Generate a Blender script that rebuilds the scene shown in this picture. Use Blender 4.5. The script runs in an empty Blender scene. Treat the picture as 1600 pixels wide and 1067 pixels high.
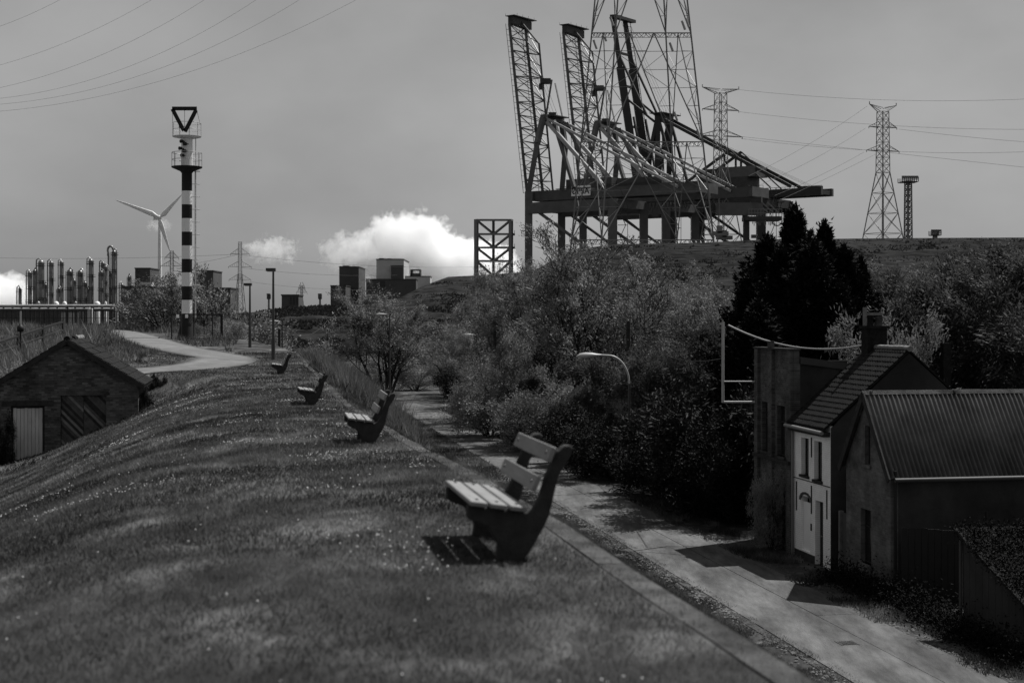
import bpy, math, random
import numpy as np
from mathutils import Vector, Matrix, noise as mnoise

# ------------------------------------------------------------------ camera, sky, sun, exposure
SC = bpy.context.scene
COL = SC.collection
F, CX, HY, EYE = 2222.2, 800.0, 500.0, 1.75
cam = bpy.data.cameras.new("camera")
camo = bpy.data.objects.new("camera", cam)
COL.objects.link(camo)
cam.lens = 50.0; cam.sensor_width = 36.0
cam.shift_y = -33.5 / 1600
cam.clip_start = 0.1; cam.clip_end = 20000
camo.location = (0, 0, EYE); camo.rotation_euler = (math.radians(90), 0, 0)
cam.dof.use_dof = True; cam.dof.focus_distance = 95.0; cam.dof.aperture_fstop = 2.2
SC.camera = camo

SUN_EL, SUN_AZ = math.radians(60), math.radians(52)      # azimuth clockwise from +Y (view direction)
world = bpy.data.worlds.new("World"); SC.world = world; world.use_nodes = True
nt = world.node_tree; nt.nodes.clear()
def wn(t): return nt.nodes.new(t)
out = wn("ShaderNodeOutputWorld"); bg = wn("ShaderNodeBackground")
sky = wn("ShaderNodeTexSky"); sky.sky_type = 'NISHITA'; sky.sun_disc = False
sky.sun_elevation = SUN_EL; sky.sun_rotation = SUN_AZ
sky.dust_density = 2.0; sky.air_density = 1.0
bw = wn("ShaderNodeRGBToBW")
nt.links.new(sky.outputs[0], bw.inputs[0])
tc = wn("ShaderNodeTexCoord"); mp = wn("ShaderNodeMapping")
mp.inputs["Scale"].default_value = (1.0, 1.0, 1.7); mp.inputs["Location"].default_value = (0.35, 0.2, 0.1)
nz = wn("ShaderNodeTexNoise"); nz.inputs["Scale"].default_value = 3.4; nz.inputs["Detail"].default_value = 7; nz.inputs["Roughness"].default_value = 0.5
nt.links.new(tc.outputs["Generated"], mp.inputs[0]); nt.links.new(mp.outputs[0], nz.inputs[0])
cr = wn("ShaderNodeMapRange"); cr.inputs["From Min"].default_value = 0.35; cr.inputs["From Max"].default_value = 0.72
cr.inputs["To Min"].default_value = 0.82; cr.inputs["To Max"].default_value = 1.2
nt.links.new(nz.outputs["Fac"], cr.inputs["Value"])
mul = wn("ShaderNodeMath"); mul.operation = 'MULTIPLY'
pw = wn("ShaderNodeMath"); pw.operation = 'POWER'; pw.inputs[1].default_value = 0.45      # thin even veil of cloud: flattens the clear-sky gradient
nt.links.new(bw.outputs[0], pw.inputs[0]); nt.links.new(pw.outputs[0], mul.inputs[0]); nt.links.new(cr.outputs[0], mul.inputs[1])
nt.links.new(mul.outputs[0], bg.inputs["Color"]); bg.inputs["Strength"].default_value = 0.15
nt.links.new(bg.outputs[0], out.inputs["Surface"])

sl = bpy.data.lights.new("sun", 'SUN'); sl.energy = 5.0; sl.angle = math.radians(0.5); sl.color = (1.0, 0.995, 0.985)
so = bpy.data.objects.new("sun", sl); COL.objects.link(so)
sd = Vector((math.sin(SUN_AZ) * math.cos(SUN_EL), math.cos(SUN_AZ) * math.cos(SUN_EL), math.sin(SUN_EL)))
so.rotation_euler = sd.to_track_quat('Z', 'Y').to_euler(); so.location = (60, 60, 120)
vs = SC.view_settings
vs.view_transform = 'Standard'; vs.look = 'None'; vs.exposure = 0.3; vs.gamma = 1.0; vs.use_curve_mapping = False
SC.cycles.volume_bounces = 28; SC.cycles.max_bounces = 28; SC.cycles.diffuse_bounces = 4; SC.cycles.transmission_bounces = 6; SC.cycles.volume_step_rate = 1.0

# ------------------------------------------------------------------ helpers
RN = random.Random(11)
NR = np.random.default_rng(5)
UD = Vector((-.18, .98367, 0)).normalized()      # along the dike
VD = Vector((UD.y, -UD.x, 0))                    # across it, to the right
Z = Vector((0, 0, 1))
def W(px, py, d): return Vector(((px - CX) / F * d, d, EYE + (HY - py) / F * d))
def SP(s, p, z=0.0): return UD * s + VD * p + Z * z
def smooth(a, b, x):
    t = min(1, max(0, (x - a) / (b - a))); return t * t * (3 - 2 * t)

MATS = {}
def mat(name, col, rough=0.8, scale=2.0, var=0.25, bump=0.0, bscale=None, metal=0.0, spec=0.3, stretch=None, detail=6, trans=0.0, var2=0.0, scale2=0.3, obj_space=False, bdist=0.05, worn=0.0):
    if name in MATS: return MATS[name]
    m = bpy.data.materials.new(name); m.use_nodes = True
    t = m.node_tree; n = t.nodes; L = t.links; p = n["Principled BSDF"]
    p.inputs["Roughness"].default_value = rough; p.inputs["Metallic"].default_value = metal
    p.inputs["Specular IOR Level"].default_value = spec
    g = n.new("ShaderNodeNewGeometry") if not obj_space else n.new("ShaderNodeTexCoord")
    src = g.outputs["Position"] if not obj_space else g.outputs["Object"]
    if stretch:
        mm = n.new("ShaderNodeMapping"); mm.inputs["Scale"].default_value = stretch; L.new(src, mm.inputs[0]); src = mm.outputs[0]
    a = n.new("ShaderNodeTexNoise"); a.inputs["Scale"].default_value = scale; a.inputs["Detail"].default_value = detail; a.inputs["Roughness"].default_value = 0.65
    L.new(src, a.inputs[0])
    r = n.new("ShaderNodeMapRange"); r.inputs["From Min"].default_value = .3; r.inputs["From Max"].default_value = .7
    r.inputs["To Min"].default_value = col * (1 - var); r.inputs["To Max"].default_value = col * (1 + var)
    L.new(a.outputs["Fac"], r.inputs["Value"]); o = r.outputs[0]
    if var2:
        b = n.new("ShaderNodeTexNoise"); b.inputs["Scale"].default_value = scale2; b.inputs["Detail"].default_value = 5
        L.new(src, b.inputs[0])
        r2 = n.new("ShaderNodeMapRange"); r2.inputs["From Min"].default_value = .35; r2.inputs["From Max"].default_value = .65
        r2.inputs["To Min"].default_value = 1 - var2; r2.inputs["To Max"].default_value = 1 + var2
        L.new(b.outputs["Fac"], r2.inputs["Value"])
        mu = n.new("ShaderNodeMath"); mu.operation = 'MULTIPLY'; L.new(o, mu.inputs[0]); L.new(r2.outputs[0], mu.inputs[1]); o = mu.outputs[0]
    if worn:                                  # pale trodden patches with soft ragged edges
        wc = n.new("ShaderNodeTexNoise"); wc.inputs["Scale"].default_value = 1.0; wc.inputs["Detail"].default_value = 7; wc.inputs["Roughness"].default_value = .6; wc.inputs["Distortion"].default_value = .6
        ms = n.new("ShaderNodeMapping"); ms.inputs["Scale"].default_value = (1, .55, 1); ms.inputs["Rotation"].default_value = (0, 0, .18); ms.inputs["Location"].default_value = (3.1, 1.7, 0)
        L.new(g.outputs["Position"], ms.inputs[0]); L.new(ms.outputs[0], wc.inputs[0])
        wr = n.new("ShaderNodeMapRange"); wr.inputs["From Min"].default_value = .50; wr.inputs["From Max"].default_value = .64; wr.inputs["To Min"].default_value = 1; wr.inputs["To Max"].default_value = worn
        L.new(wc.outputs["Fac"], wr.inputs["Value"])
        mw = n.new("ShaderNodeMath"); mw.operation = 'MULTIPLY'; L.new(o, mw.inputs[0]); L.new(wr.outputs[0], mw.inputs[1]); o = mw.outputs[0]
    L.new(o, p.inputs["Base Color"])
    if bump:
        bt = n.new("ShaderNodeTexNoise"); bt.inputs["Scale"].default_value = bscale or scale * 4; bt.inputs["Detail"].default_value = 8
        L.new(src, bt.inputs[0]); bn = n.new("ShaderNodeBump"); bn.inputs["Strength"].default_value = bump; bn.inputs["Distance"].default_value = bdist
        L.new(bt.outputs["Fac"], bn.inputs["Height"]); L.new(bn.outputs[0], p.inputs["Normal"])
    if trans:
        tr = n.new("ShaderNodeBsdfTranslucent"); L.new(o, tr.inputs[0]); mx = n.new("ShaderNodeMixShader"); mx.inputs[0].default_value = trans
        L.new(p.outputs[0], mx.inputs[1]); L.new(tr.outputs[0], mx.inputs[2]); L.new(mx.outputs[0], n["Material Output"].inputs["Surface"])
    MATS[name] = m; return m

def brick_mat(name, c1, c2, mortar, ax, lo=.55, hi=1.7):
    m = bpy.data.materials.new(name); m.use_nodes = True
    t = m.node_tree; n = t.nodes; L = t.links; p = n["Principled BSDF"]; p.inputs["Roughness"].default_value = .9; p.inputs["Specular IOR Level"].default_value = .2
    g = n.new("ShaderNodeNewGeometry")
    dt = n.new("ShaderNodeVectorMath"); dt.operation = 'DOT_PRODUCT'; dt.inputs[1].default_value = ax; L.new(g.outputs["Position"], dt.inputs[0])
    sp = n.new("ShaderNodeSeparateXYZ"); L.new(g.outputs["Position"], sp.inputs[0])
    cb = n.new("ShaderNodeCombineXYZ"); L.new(dt.outputs["Value"], cb.inputs[0]); L.new(sp.outputs[2], cb.inputs[1])
    b = n.new("ShaderNodeTexBrick"); b.inputs["Scale"].default_value = 1.0; b.inputs["Brick Width"].default_value = .21; b.inputs["Row Height"].default_value = .075
    b.inputs["Mortar Size"].default_value = .009; b.inputs["Color1"].default_value = (c1, c1, c1, 1); b.inputs["Color2"].default_value = (c2, c2, c2, 1); b.inputs["Mortar"].default_value = (mortar,) * 3 + (1,)
    L.new(cb.outputs[0], b.inputs["Vector"])
    nn = n.new("ShaderNodeTexNoise"); nn.inputs["Scale"].default_value = 1.1; nn.inputs["Detail"].default_value = 8; nn.inputs["Roughness"].default_value = .7; L.new(g.outputs["Position"], nn.inputs[0])
    r = n.new("ShaderNodeMapRange"); r.inputs["From Min"].default_value = .35; r.inputs["From Max"].default_value = .68; r.inputs["To Min"].default_value = lo; r.inputs["To Max"].default_value = hi
    L.new(nn.outputs["Fac"], r.inputs["Value"])
    mx = n.new("ShaderNodeVectorMath"); mx.operation = 'MULTIPLY'; L.new(b.outputs["Color"], mx.inputs[0]); L.new(r.outputs[0], mx.inputs[1])
    L.new(mx.outputs[0], p.inputs["Base Color"])
    bn = n.new("ShaderNodeBump"); bn.inputs["Strength"].default_value = .7; bn.inputs["Distance"].default_value = .01; bn.invert = True
    L.new(b.outputs["Fac"], bn.inputs["Height"]); L.new(bn.outputs[0], p.inputs["Normal"])
    MATS[name] = m; return m

def link(name, me, m, parent=None):
    o = bpy.data.objects.new(name, me); COL.objects.link(o)
    if m: me.materials.append(m)
    if parent: o.parent = parent
    return o
def wloc(o):
    v = Vector((0, 0, 0))
    while o: v += o.location; o = o.parent
    return v
def tag(o, label=None, cat=None, group=None, kind=None):
    if label: o["label"] = label
    if cat: o["category"] = cat
    if group: o["group"] = group
    if kind: o["kind"] = kind
    return o
def thing(name, loc, label, cat, group=None):
    o = bpy.data.objects.new(name, None); COL.objects.link(o); o.location = loc; o.empty_display_size = .3
    return tag(o, label, cat, group)
def copy_tree(o, parent=None):
    c = o.copy(); COL.objects.link(c)
    if parent: c.parent = parent
    for ch in list(o.children): copy_tree(ch, c)
    return c

class MB:
    def __init__(s): s.v = []; s.f = []; s.sm = []
    def add(s, vs, fs, smooth_=False):
        n = len(s.v); s.v += [tuple(v) for v in vs]; s.f += [tuple(i + n for i in f) for f in fs]; s.sm += [smooth_] * len(fs); return s
    def box(s, o, a, b, c):
        """box from corner o and three edge vectors"""
        o, a, b, c = map(Vector, (o, a, b, c))
        if a.cross(b).dot(c) < 0: a, b = b, a
        v = [o, o + a, o + a + b, o + b, o + c, o + a + c, o + a + b + c, o + b + c]
        return s.add(v, [(0, 3, 2, 1), (4, 5, 6, 7), (0, 1, 5, 4), (1, 2, 6, 5), (2, 3, 7, 6), (3, 0, 4, 7)])
    def cbox(s, c, sx, sy, sz, ax=Vector((1, 0, 0)), ay=Vector((0, 1, 0))):
        c = Vector(c); a = ax * sx; b = ay * sy; h = Z * sz
        return s.box(c - a / 2 - b / 2 - h / 2, a, b, h)
    def bar(s, p, q, w, h=None, up=Z):
        p, q = Vector(p), Vector(q); h = h or w; d = (q - p)
        if d.length < 1e-6: return s
        dn = d.normalized(); u = Vector(up)
        if abs(dn.dot(u)) > .98: u = Vector((1, 0, 0)) if abs(dn.x) < .9 else Vector((0, 1, 0))
        x = dn.cross(u).normalized(); y = x.cross(dn)
        return s.box(p - x * w / 2 - y * h / 2, x * w, y * h, d)
    def tube(s, pts, r, n=8, r2=None, cap=True):
        pts = [Vector(p) for p in pts]; k = len(pts); vs = []; fs = []
        ref = None
        for i, p in enumerate(pts):
            d = (pts[min(i + 1, k - 1)] - pts[max(i - 1, 0)]).normalized()
            if ref is None: ref = Z if abs(d.z) < .9 else Vector((1, 0, 0))
            x = d.cross(ref).normalized(); y = x.cross(d).normalized(); ref = y if abs(d.dot(y)) < .9 else ref
            rr = r + ((r2 if r2 is not None else r) - r) * i / max(1, k - 1)
            for j in range(n):
                a = 2 * math.pi * j / n; vs.append(p + x * math.cos(a) * rr + y * math.sin(a) * rr)
        for i in range(k - 1):
            for j in range(n):
                a, b = i * n + j, i * n + (j + 1) % n; fs.append((a, b, b + n, a + n))
        if cap:
            vs += vs[:n] + vs[(k - 1) * n:k * n]
            fs.append(tuple(range(k * n + n - 1, k * n - 1, -1))); fs.append(tuple(range((k + 1) * n, (k + 2) * n)))
        return s.add(vs, fs, True)
    def lathe(s, c, prof, n=20):
        """prof: (radius, z) list, bottom to top"""
        c = Vector(c); vs = []; fs = []
        for r, z in prof:
            for j in range(n):
                a = 2 * math.pi * j / n; vs.append(c + Vector((r * math.cos(a), r * math.sin(a), z)))
        k = len(prof)
        for i in range(k - 1):
            for j in range(n):
                a, b = i * n + j, i * n + (j + 1) % n; fs.append((a, b, b + n, a + n))
        vs += vs[:n] + vs[(k - 1) * n:k * n]
        fs.append(tuple(range(k * n + n - 1, k * n - 1, -1))); fs.append(tuple(range((k + 1) * n, (k + 2) * n)))
        return s.add(vs, fs, True)
    def prism(s, poly, ex):
        """poly: list of 3D points, ex: extrude vector"""
        poly = [Vector(p) for p in poly]; ex = Vector(ex); n = len(poly)
        nrm = Vector((0, 0, 0))
        for i in range(n): nrm += poly[i].cross(poly[(i + 1) % n])
        if nrm.dot(ex) < 0: poly = poly[::-1]
        vs = poly + [p + ex for p in poly]
        fs = [tuple(range(n - 1, -1, -1)), tuple(range(n, 2 * n))] + [(i, (i + 1) % n, (i + 1) % n + n, i + n) for i in range(n)]
        return s.add(vs, fs)
    def build(s, name, m, parent=None, label=None, local=False):
        off = Vector((0, 0, 0)) if (parent is None or local) else wloc(parent)
        me = bpy.data.meshes.new(name)
        me.from_pydata([(x - off.x, y - off.y, z - off.z) for x, y, z in s.v], [], s.f)
        me.polygons.foreach_set("use_smooth", [bool(x) and len(f) == 4 for x, f in zip(s.sm, s.f)])
        me.update(); o = link(name, me, m, parent)
        if label: o["label"] = label
        return o

def fast_mesh(name, v, fc, m, parent=None, off=None):
    v = np.asarray(v, dtype=np.float32)
    if off is None and parent is not None: off = wloc(parent)
    if off is not None: v = v - np.array(off[:], dtype=np.float32)
    fc = np.asarray(fc, dtype=np.int32); k = fc.shape[1]
    me = bpy.data.meshes.new(name)
    me.vertices.add(len(v)); me.vertices.foreach_set("co", v.ravel())
    me.loops.add(fc.size); me.loops.foreach_set("vertex_index", fc.ravel())
    me.polygons.add(len(fc)); me.polygons.foreach_set("loop_start", np.arange(len(fc), dtype=np.int32) * k)
    me.update(calc_edges=True)
    return link(name, me, m, parent)

# ------------------------------------------------------------------ ground shape
ZS = [(-50, 0), (12, 0), (23, -.27), (39, -.57), (57, -.47), (70, -.36), (80, -.15), (92, .1), (110, .42), (128, .8), (160, 1.0), (600, 1.2)]
_zx = np.array([a for a, b in ZS], float); _zy = np.array([b for a, b in ZS], float)
def np_smooth(a, b, x):
    t = np.clip((x - a) / (b - a), 0, 1); return t * t * (3 - 2 * t)
LOW = -6.85
def ground_np(s, p):
    s = np.asarray(s, float); p = np.asarray(p, float)
    zc = np.interp(s, _zx, _zy)
    c = -np.where(s > 75, .0035 * (np.minimum(s, 190) - 75) ** 2, 0) - np.where(s > 190, (s - 190) * .8, 0)
    q = p - c
    pl = 1.7 + 7 * np_smooth(55, 66, s) + 30 * np_smooth(105, 150, s)
    y = s * UD.y + p * VD.y
    zl = -3.3 + 2.2 * np_smooth(62, 105, y) + 2.2 * np_smooth(110, 200, y)
    def soft(a, b, k):   # smooth max
        h = np.clip(.5 + .5 * (a - b) / k, 0, 1); return b * (1 - h) + a * h + k * h * (1 - h)
    left = zc - .44 * .7 * np.log1p(np.exp(np.clip(-(q + pl) / .7, -30, 30))) - .02 * np.clip(-(q + pl) + 1.2, 0, 4)
    left = soft(left, zl, .6)
    right = np.maximum(zc - .72 * np.maximum(0, q - 2.66), LOW)
    z = np.where(q < 0, left, right)
    z = z + .4 * np.exp(-(((p * VD.x + s * UD.x) + 18.5) ** 2 / 9 + (y - 69) ** 2 / 22))      # low mound inside the bend of the path
    return z
def ground(s, p): return float(ground_np(s, p))
def gz(x, y):
    s = x * UD.x + y * UD.y; p = x * VD.x + y * VD.y
    return ground(s, p)
def at(px, d, dz=0.0):
    """a point on the ground in that direction at that distance"""
    x = (px - CX) / F * d; return Vector((x, d, gz(x, d) + dz))

# ------------------------------------------------------------------ materials
m_lawn = mat("lawn", .040, .95, 1.3, .45, .6, 40, spec=.1, var2=.5, scale2=.33, detail=9, worn=2.4)
m_blade = mat("grass_blades", .062, .7, 1.3, .45, spec=.12, var2=.7, scale2=.4, detail=8, trans=.35, worn=2.3)
m_dryblade = mat("dry_grass_blades", .12, .7, 2.0, .4, spec=.15, trans=.3)
m_rough = mat("rough_grass", .035, .95, .25, .5, .9, 2.5, spec=.05, var2=.4, scale2=.04, detail=10)
m_bund = mat("embankment_grass", .022, .95, .6, .8, 1.0, .7, bdist=.5, spec=.0, var2=.3, scale2=.05, detail=12, stretch=(.35, .35, 2.6))
m_concrete = mat("pale_concrete", .088, .9, 3.0, .3, .5, 30, spec=.05, var2=.35, scale2=.7, detail=12, stretch=(1.3, .32, 1))
def add_cracks(m, sc, width, depth):
    """thin dark meandering cracks cut into a surface's colour"""
    n = m.node_tree.nodes; L = m.node_tree.links; p = n["Principled BSDF"]; src = p.inputs["Base Color"].links[0].from_socket
    g = n.new("ShaderNodeNewGeometry"); wob = n.new("ShaderNodeTexNoise"); wob.inputs["Scale"].default_value = sc * 2.2; L.new(g.outputs["Position"], wob.inputs[0])
    ad = n.new("ShaderNodeVectorMath"); ad.operation = 'MULTIPLY_ADD'; ad.inputs[1].default_value = (.9, .9, 0); L.new(wob.outputs["Color"], ad.inputs[0]); L.new(g.outputs["Position"], ad.inputs[2])
    v = n.new("ShaderNodeTexVoronoi"); v.feature = 'DISTANCE_TO_EDGE'; v.inputs["Scale"].default_value = sc; L.new(ad.outputs[0], v.inputs["Vector"])
    r = n.new("ShaderNodeMapRange"); r.inputs["From Min"].default_value = 0; r.inputs["From Max"].default_value = width; r.inputs["To Min"].default_value = depth; r.inputs["To Max"].default_value = 1; L.new(v.outputs["Distance"], r.inputs["Value"])
    mu = n.new("ShaderNodeMath"); mu.operation = 'MULTIPLY'; L.new(src, mu.inputs[0]); L.new(r.outputs[0], mu.inputs[1]); L.new(mu.outputs[0], p.inputs["Base Color"])
m_asphalt = mat("path_asphalt", .13, .85, 1.2, .3, .3, 40, spec=.2, var2=.12, scale2=.2)
m_strip = mat("edge_concrete", .055, .9, 2.2, .6, .6, 20, spec=.05, var2=.4, scale2=.6)
m_soil = mat("gravel_soil", .055, .95, 6, .5, .8, 30, spec=.1)
m_bench = mat("bench_timber", .19, .65, 6, .18, .15, 60, spec=.3, obj_space=True, stretch=(3, .4, 3))
m_benchc = mat("bench_concrete", .035, .9, 8, .35, .4, 60, spec=.15, obj_space=True)
m_bolt = mat("bolt_steel", .12, .5, 5, .2, metal=.6)
m_black = mat("black_paint", .012, .6, 3, .2, spec=.3)
m_white = mat("white_paint", .74, .55, 1.0, .07, spec=.4, var2=.06, scale2=.4)
m_cream = mat("grey_white_paint", .82, .55, 1.0, .07, spec=.4)
m_crane = mat("crane_paint", .085, .5, .3, .25, spec=.4, var2=.2, scale2=.06)
m_craned = mat("crane_dark_paint", .022, .55, .3, .25, spec=.4)
m_stay = mat("crane_stay_highlight", .32, .35, .3, .15, spec=.6)  # pale tone puts the sun's highlight along the stays into their colour
m_galv = mat("galvanised_steel", .16, .5, .3, .2, metal=.1, spec=.5)
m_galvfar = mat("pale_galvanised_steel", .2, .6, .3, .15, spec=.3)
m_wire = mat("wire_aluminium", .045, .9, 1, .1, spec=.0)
m_column = mat("refinery_steel", .18, .38, .5, .3, metal=.55, spec=.6)
m_pipe = mat("bright_pipe", .55, .35, .8, .3, metal=.5, spec=.6)
m_darkst = mat("dark_steelwork", .045, .6, .5, .3, spec=.3)
m_farwall = mat("far_cladding", .07, .8, .2, .15, spec=.2)
m_farwall2 = mat("far_pale_cladding", .42, .7, .2, .12, spec=.3)
m_farroof = mat("far_white_roof", .5, .6, .2, .1)
m_farglass = mat("far_dark_window", .02, .3, 1, .1)
m_bark = mat("bark", .025, .95, 4, .35, .5, 30, spec=.1)
m_leaf = mat("spring_leaves", .17, .7, 1.5, .4, spec=.2, trans=.22, var2=.45, scale2=.35)
m_leafb = mat("pale_blossom_leaves", .15, .7, 1.5, .3, spec=.2, trans=.35)
m_leafd = mat("dark_ivy_leaves", .0085, .7, 1.5, .4, spec=.2, trans=.2)
m_needle = mat("conifer_foliage", .006, .8, 1.5, .4, spec=.1, trans=.1)
m_brickd = brick_mat("dark_brick_shed", .035, .11, .06, tuple(VD))
m_brickf = brick_mat("brown_brick_facade", .035, .075, .085, tuple(UD))
m_brickb = brick_mat("barn_brick_facade", .075, .11, .10, tuple(UD))
m_whitew = brick_mat("whitewashed_brick", .95, .92, .80, tuple(UD), .82, 1.05)
m_render = mat("grey_render", .035, .95, .8, .25, .3, 8, spec=.1, var2=.25, scale2=.5)
m_renderd = mat("dark_render", .035, .95, 1.0, .3, .3, 8, spec=.1, var2=.3, scale2=.4)
m_tile = mat("dark_roof_tiles", .016, .85, 5, .45, .3, 20, spec=.06)
m_chim = mat("sooty_brick", .016, .9, 5, .4, .4, 20, spec=.05)
m_ridge = mat("ridge_mortar", .15, .85, 5, .3, .4, 20)
m_corr = mat("corrugated_sheet", .075, .36, 1.2, .3, .1, 20, spec=.5, var2=.2, scale2=.6)
m_glass = mat("window_glass", .015, .12, 1, .1, spec=.6)
m_curtain = mat("white_curtain", .5, .9, 4, .2)
m_wood2 = mat("grey_weathered_wood", .075, .85, 5, .4, .4, 40, spec=.15)
m_wood = mat("dark_weathered_wood", .03, .85, 5, .4, .4, 40, spec=.15)
m_palewood = mat("pale_weathered_wood", .16, .8, 5, .3, .3, 40, spec=.15)
m_door = mat("painted_door_boards", .42, .7, 3, .15, .2, 30, spec=.2, var2=.12, scale2=1.5, stretch=(1, 1, .3))
m_lamp = mat("lamp_pole_grey", .06, .5, 1, .2, metal=.3)
m_lamph = mat("lamp_head_pale", .33, .4, 1, .1, spec=.5)
m_sign = mat("white_sign_board", .92, .6, 1, .03)
m_oakleaf = mat("dim_broad_leaves", .06, .7, 1.5, .35, spec=.15, trans=.35, var2=.4, scale2=.3)
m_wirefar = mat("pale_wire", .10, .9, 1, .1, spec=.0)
m_ivy = mat("black_ivy", .007, .8, 2, .4, spec=.05)
m_tuft = mat("tussock_blades", .035, .8, .3, .6, spec=.0, trans=.2)
m_flower = mat("daisy_white", .5, .8, 3, .1, trans=.2)
# ------------------------------------------------------------------ terrain
def grid_mesh(name, X, Y, Zz, m):
    ny, nx = X.shape
    v = np.stack([X.ravel(), Y.ravel(), Zz.ravel()], 1)
    i = np.arange(ny - 1)[:, None] * nx + np.arange(nx - 1)[None, :]
    i = i.ravel(); f = np.stack([i, i + 1, i + nx + 1, i + nx], 1)
    o = fast_mesh(name, v, f, m); o.data.polygons.foreach_set("use_smooth", [True] * len(o.data.polygons)); return o
def vnoise(X, Y, sc, seed=0.0):
    r = np.empty(X.size); xf = X.ravel(); yf = Y.ravel()
    for k in range(X.size): r[k] = mnoise.noise((xf[k] * sc, yf[k] * sc, seed))
    return r.reshape(X.shape)
s1 = np.concatenate([np.arange(-12, 70, .8), np.arange(70, 200, 2.0), np.arange(200, 420, 12)])
p1 = np.concatenate([np.arange(-320, -60, 10), np.arange(-60, -14, 1.5), np.arange(-14, 14, .4), np.arange(14, 60, 2), np.arange(60, 430, 12), np.array([2.3, 2.5, 2.66, 3.0, 12.3, 13.9, 17.7])]); p1 = np.unique(np.round(p1, 3))
S_, P_ = np.meshgrid(s1, p1, indexing='ij')
Zg = ground_np(S_, P_)
nzz = vnoise(S_, P_, .5) * .05 + vnoise(S_, P_, .12, 3) * .12
road_m = np.clip(np.minimum(abs(P_ - 15.6) - 2.6, 1), 0, 1)                       # keep the lane flat
path_m = np.clip((110 - S_) / 20, 0, 1) * .6 + .4
crest = 1 - .45 * np_smooth(-5.5, -1.0, P_) * (P_ < 3.4) * (1 - np_smooth(50, 66, S_))
Zg = Zg + nzz * np.where(P_ > 5, road_m, crest * path_m)
Zg = np.where(P_ > 9, np.minimum(Zg, LOW + .12), Zg)
Xg = S_ * UD.x + P_ * VD.x; Yg = S_ * UD.y + P_ * VD.y
ter = grid_mesh("grass_ground", Xg, Yg, Zg, m_lawn)
tag(ter, "grassy dike crest, its slopes and the low land beside them", kind="structure")
ff = MB().add([(-9000, -300, -7.4), (9000, -300, -7.4), (9000, 12000, -7.4), (-9000, 12000, -7.4)], [(0, 1, 2, 3)]).build("ground", m_rough)
tag(ff, "flat far land out to the horizon", kind="structure")

# interpolated height of the real terrain sheet
def tz(s, p):
    i = np.clip(np.searchsorted(s1, s) - 1, 0, len(s1) - 2); j = np.clip(np.searchsorted(p1, p) - 1, 0, len(p1) - 2)
    a = (s - s1[i]) / (s1[i + 1] - s1[i]); b = (p - p1[j]) / (p1[j + 1] - p1[j])
    return Zg[i, j] * (1 - a) * (1 - b) + Zg[i + 1, j] * a * (1 - b) + Zg[i, j + 1] * (1 - a) * b + Zg[i + 1, j + 1] * a * b
def catmull(P, n=10):
    r = []
    for i in range(len(P) - 1):
        p0 = P[max(i - 1, 0)]; p1_ = P[i]; p2 = P[i + 1]; p3 = P[min(i + 2, len(P) - 1)]
        for k in range(n):
            t = k / n
            r.append(tuple(.5 * (2 * b_ + (c_ - a_) * t + (2 * a_ - 5 * b_ + 4 * c_ - d_) * t * t + (-a_ + 3 * b_ - 3 * c_ + d_) * t ** 3) for a_, b_, c_, d_ in zip(p0, p1_, p2, p3)))
    r.append(P[-1]); return r
# the lane of concrete slabs below the dike
lane = thing("lane", SP(20, 15.8, LOW), None, None); lane["kind"] = "structure"; lane["label"] = "concrete lane running below the dike past the brick houses"
lane.name = "road"
bed = MB()
bed.box(SP(8, 13.72, LOW - .3), UD * 131, VD * 4.1, Z * .32); bed.build("road_bed", m_soil, lane)
slab_me = {}
for col, (pa, pb) in enumerate(((14.0, 16.1), (16.125, 17.6))):
    s = 9.0; L = 10.0; k = 0
    while s < 134:
        key = (col,)
        z = LOW - .01 + RN.uniform(-.002, .002)
        if key not in slab_me:
            b = MB(); b.box(UD * .006 + VD * 0.0, UD * (L - .012), VD * (pb - pa), Z * .05)
            o = b.build("slab", m_concrete, lane, local=True); slab_me[key] = o.data
        else:
            o = bpy.data.objects.new("slab", slab_me[key]); COL.objects.link(o); o.parent = lane
        o.location = SP(s, pa, z) - lane.location
        s += L; k += 1
tn = MB(); tv, tf = [], []
cv_ = catmull([(134.05, 15.8), (139, 15.75), (145, 14.6), (150, 11.5), (153.5, 6.5), (155, 0), (155, -8)], 6)
for i, (a_, b_) in enumerate(cv_):
    e0 = Vector(cv_[max(i - 1, 0)]); e1 = Vector(cv_[min(i + 1, len(cv_) - 1)]); dn_ = (e1 - e0).normalized(); nx = Vector((dn_.y, -dn_.x))
    for w_ in (-1.8, 1.8):
        tv.append(SP(a_ - nx.x * w_, b_ - nx.y * w_, LOW + .04)); tv.append(SP(a_ - nx.x * w_, b_ - nx.y * w_, LOW - .3))
for i in range(len(cv_) - 1): k = i * 4; tf += [(k, k + 2, k + 6, k + 4), (k, k + 4, k + 5, k + 1), (k + 2, k + 3, k + 7, k + 6)]
tn.add(tv, tf); tn.build("lane_bend", m_concrete, lane)
# iron gully cover set in the lane
g = thing("drain_cover", SP(35.5, 15.3, LOW + .049), "small iron drain cover set in the lane near the lower edge of the photo", "drain cover")
b = MB(); b.cbox(g.location, .5, .04, .012, UD, VD); b.cbox(g.location + VD * .46, .5, .04, .012, UD, VD); b.build("frame", m_darkst, g)
b = MB()
for i in range(7): b.cbox(g.location + VD * (.06 + i * .055), .44, .022, .01, UD, VD)
b.build("grate", m_strip, g)

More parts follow.
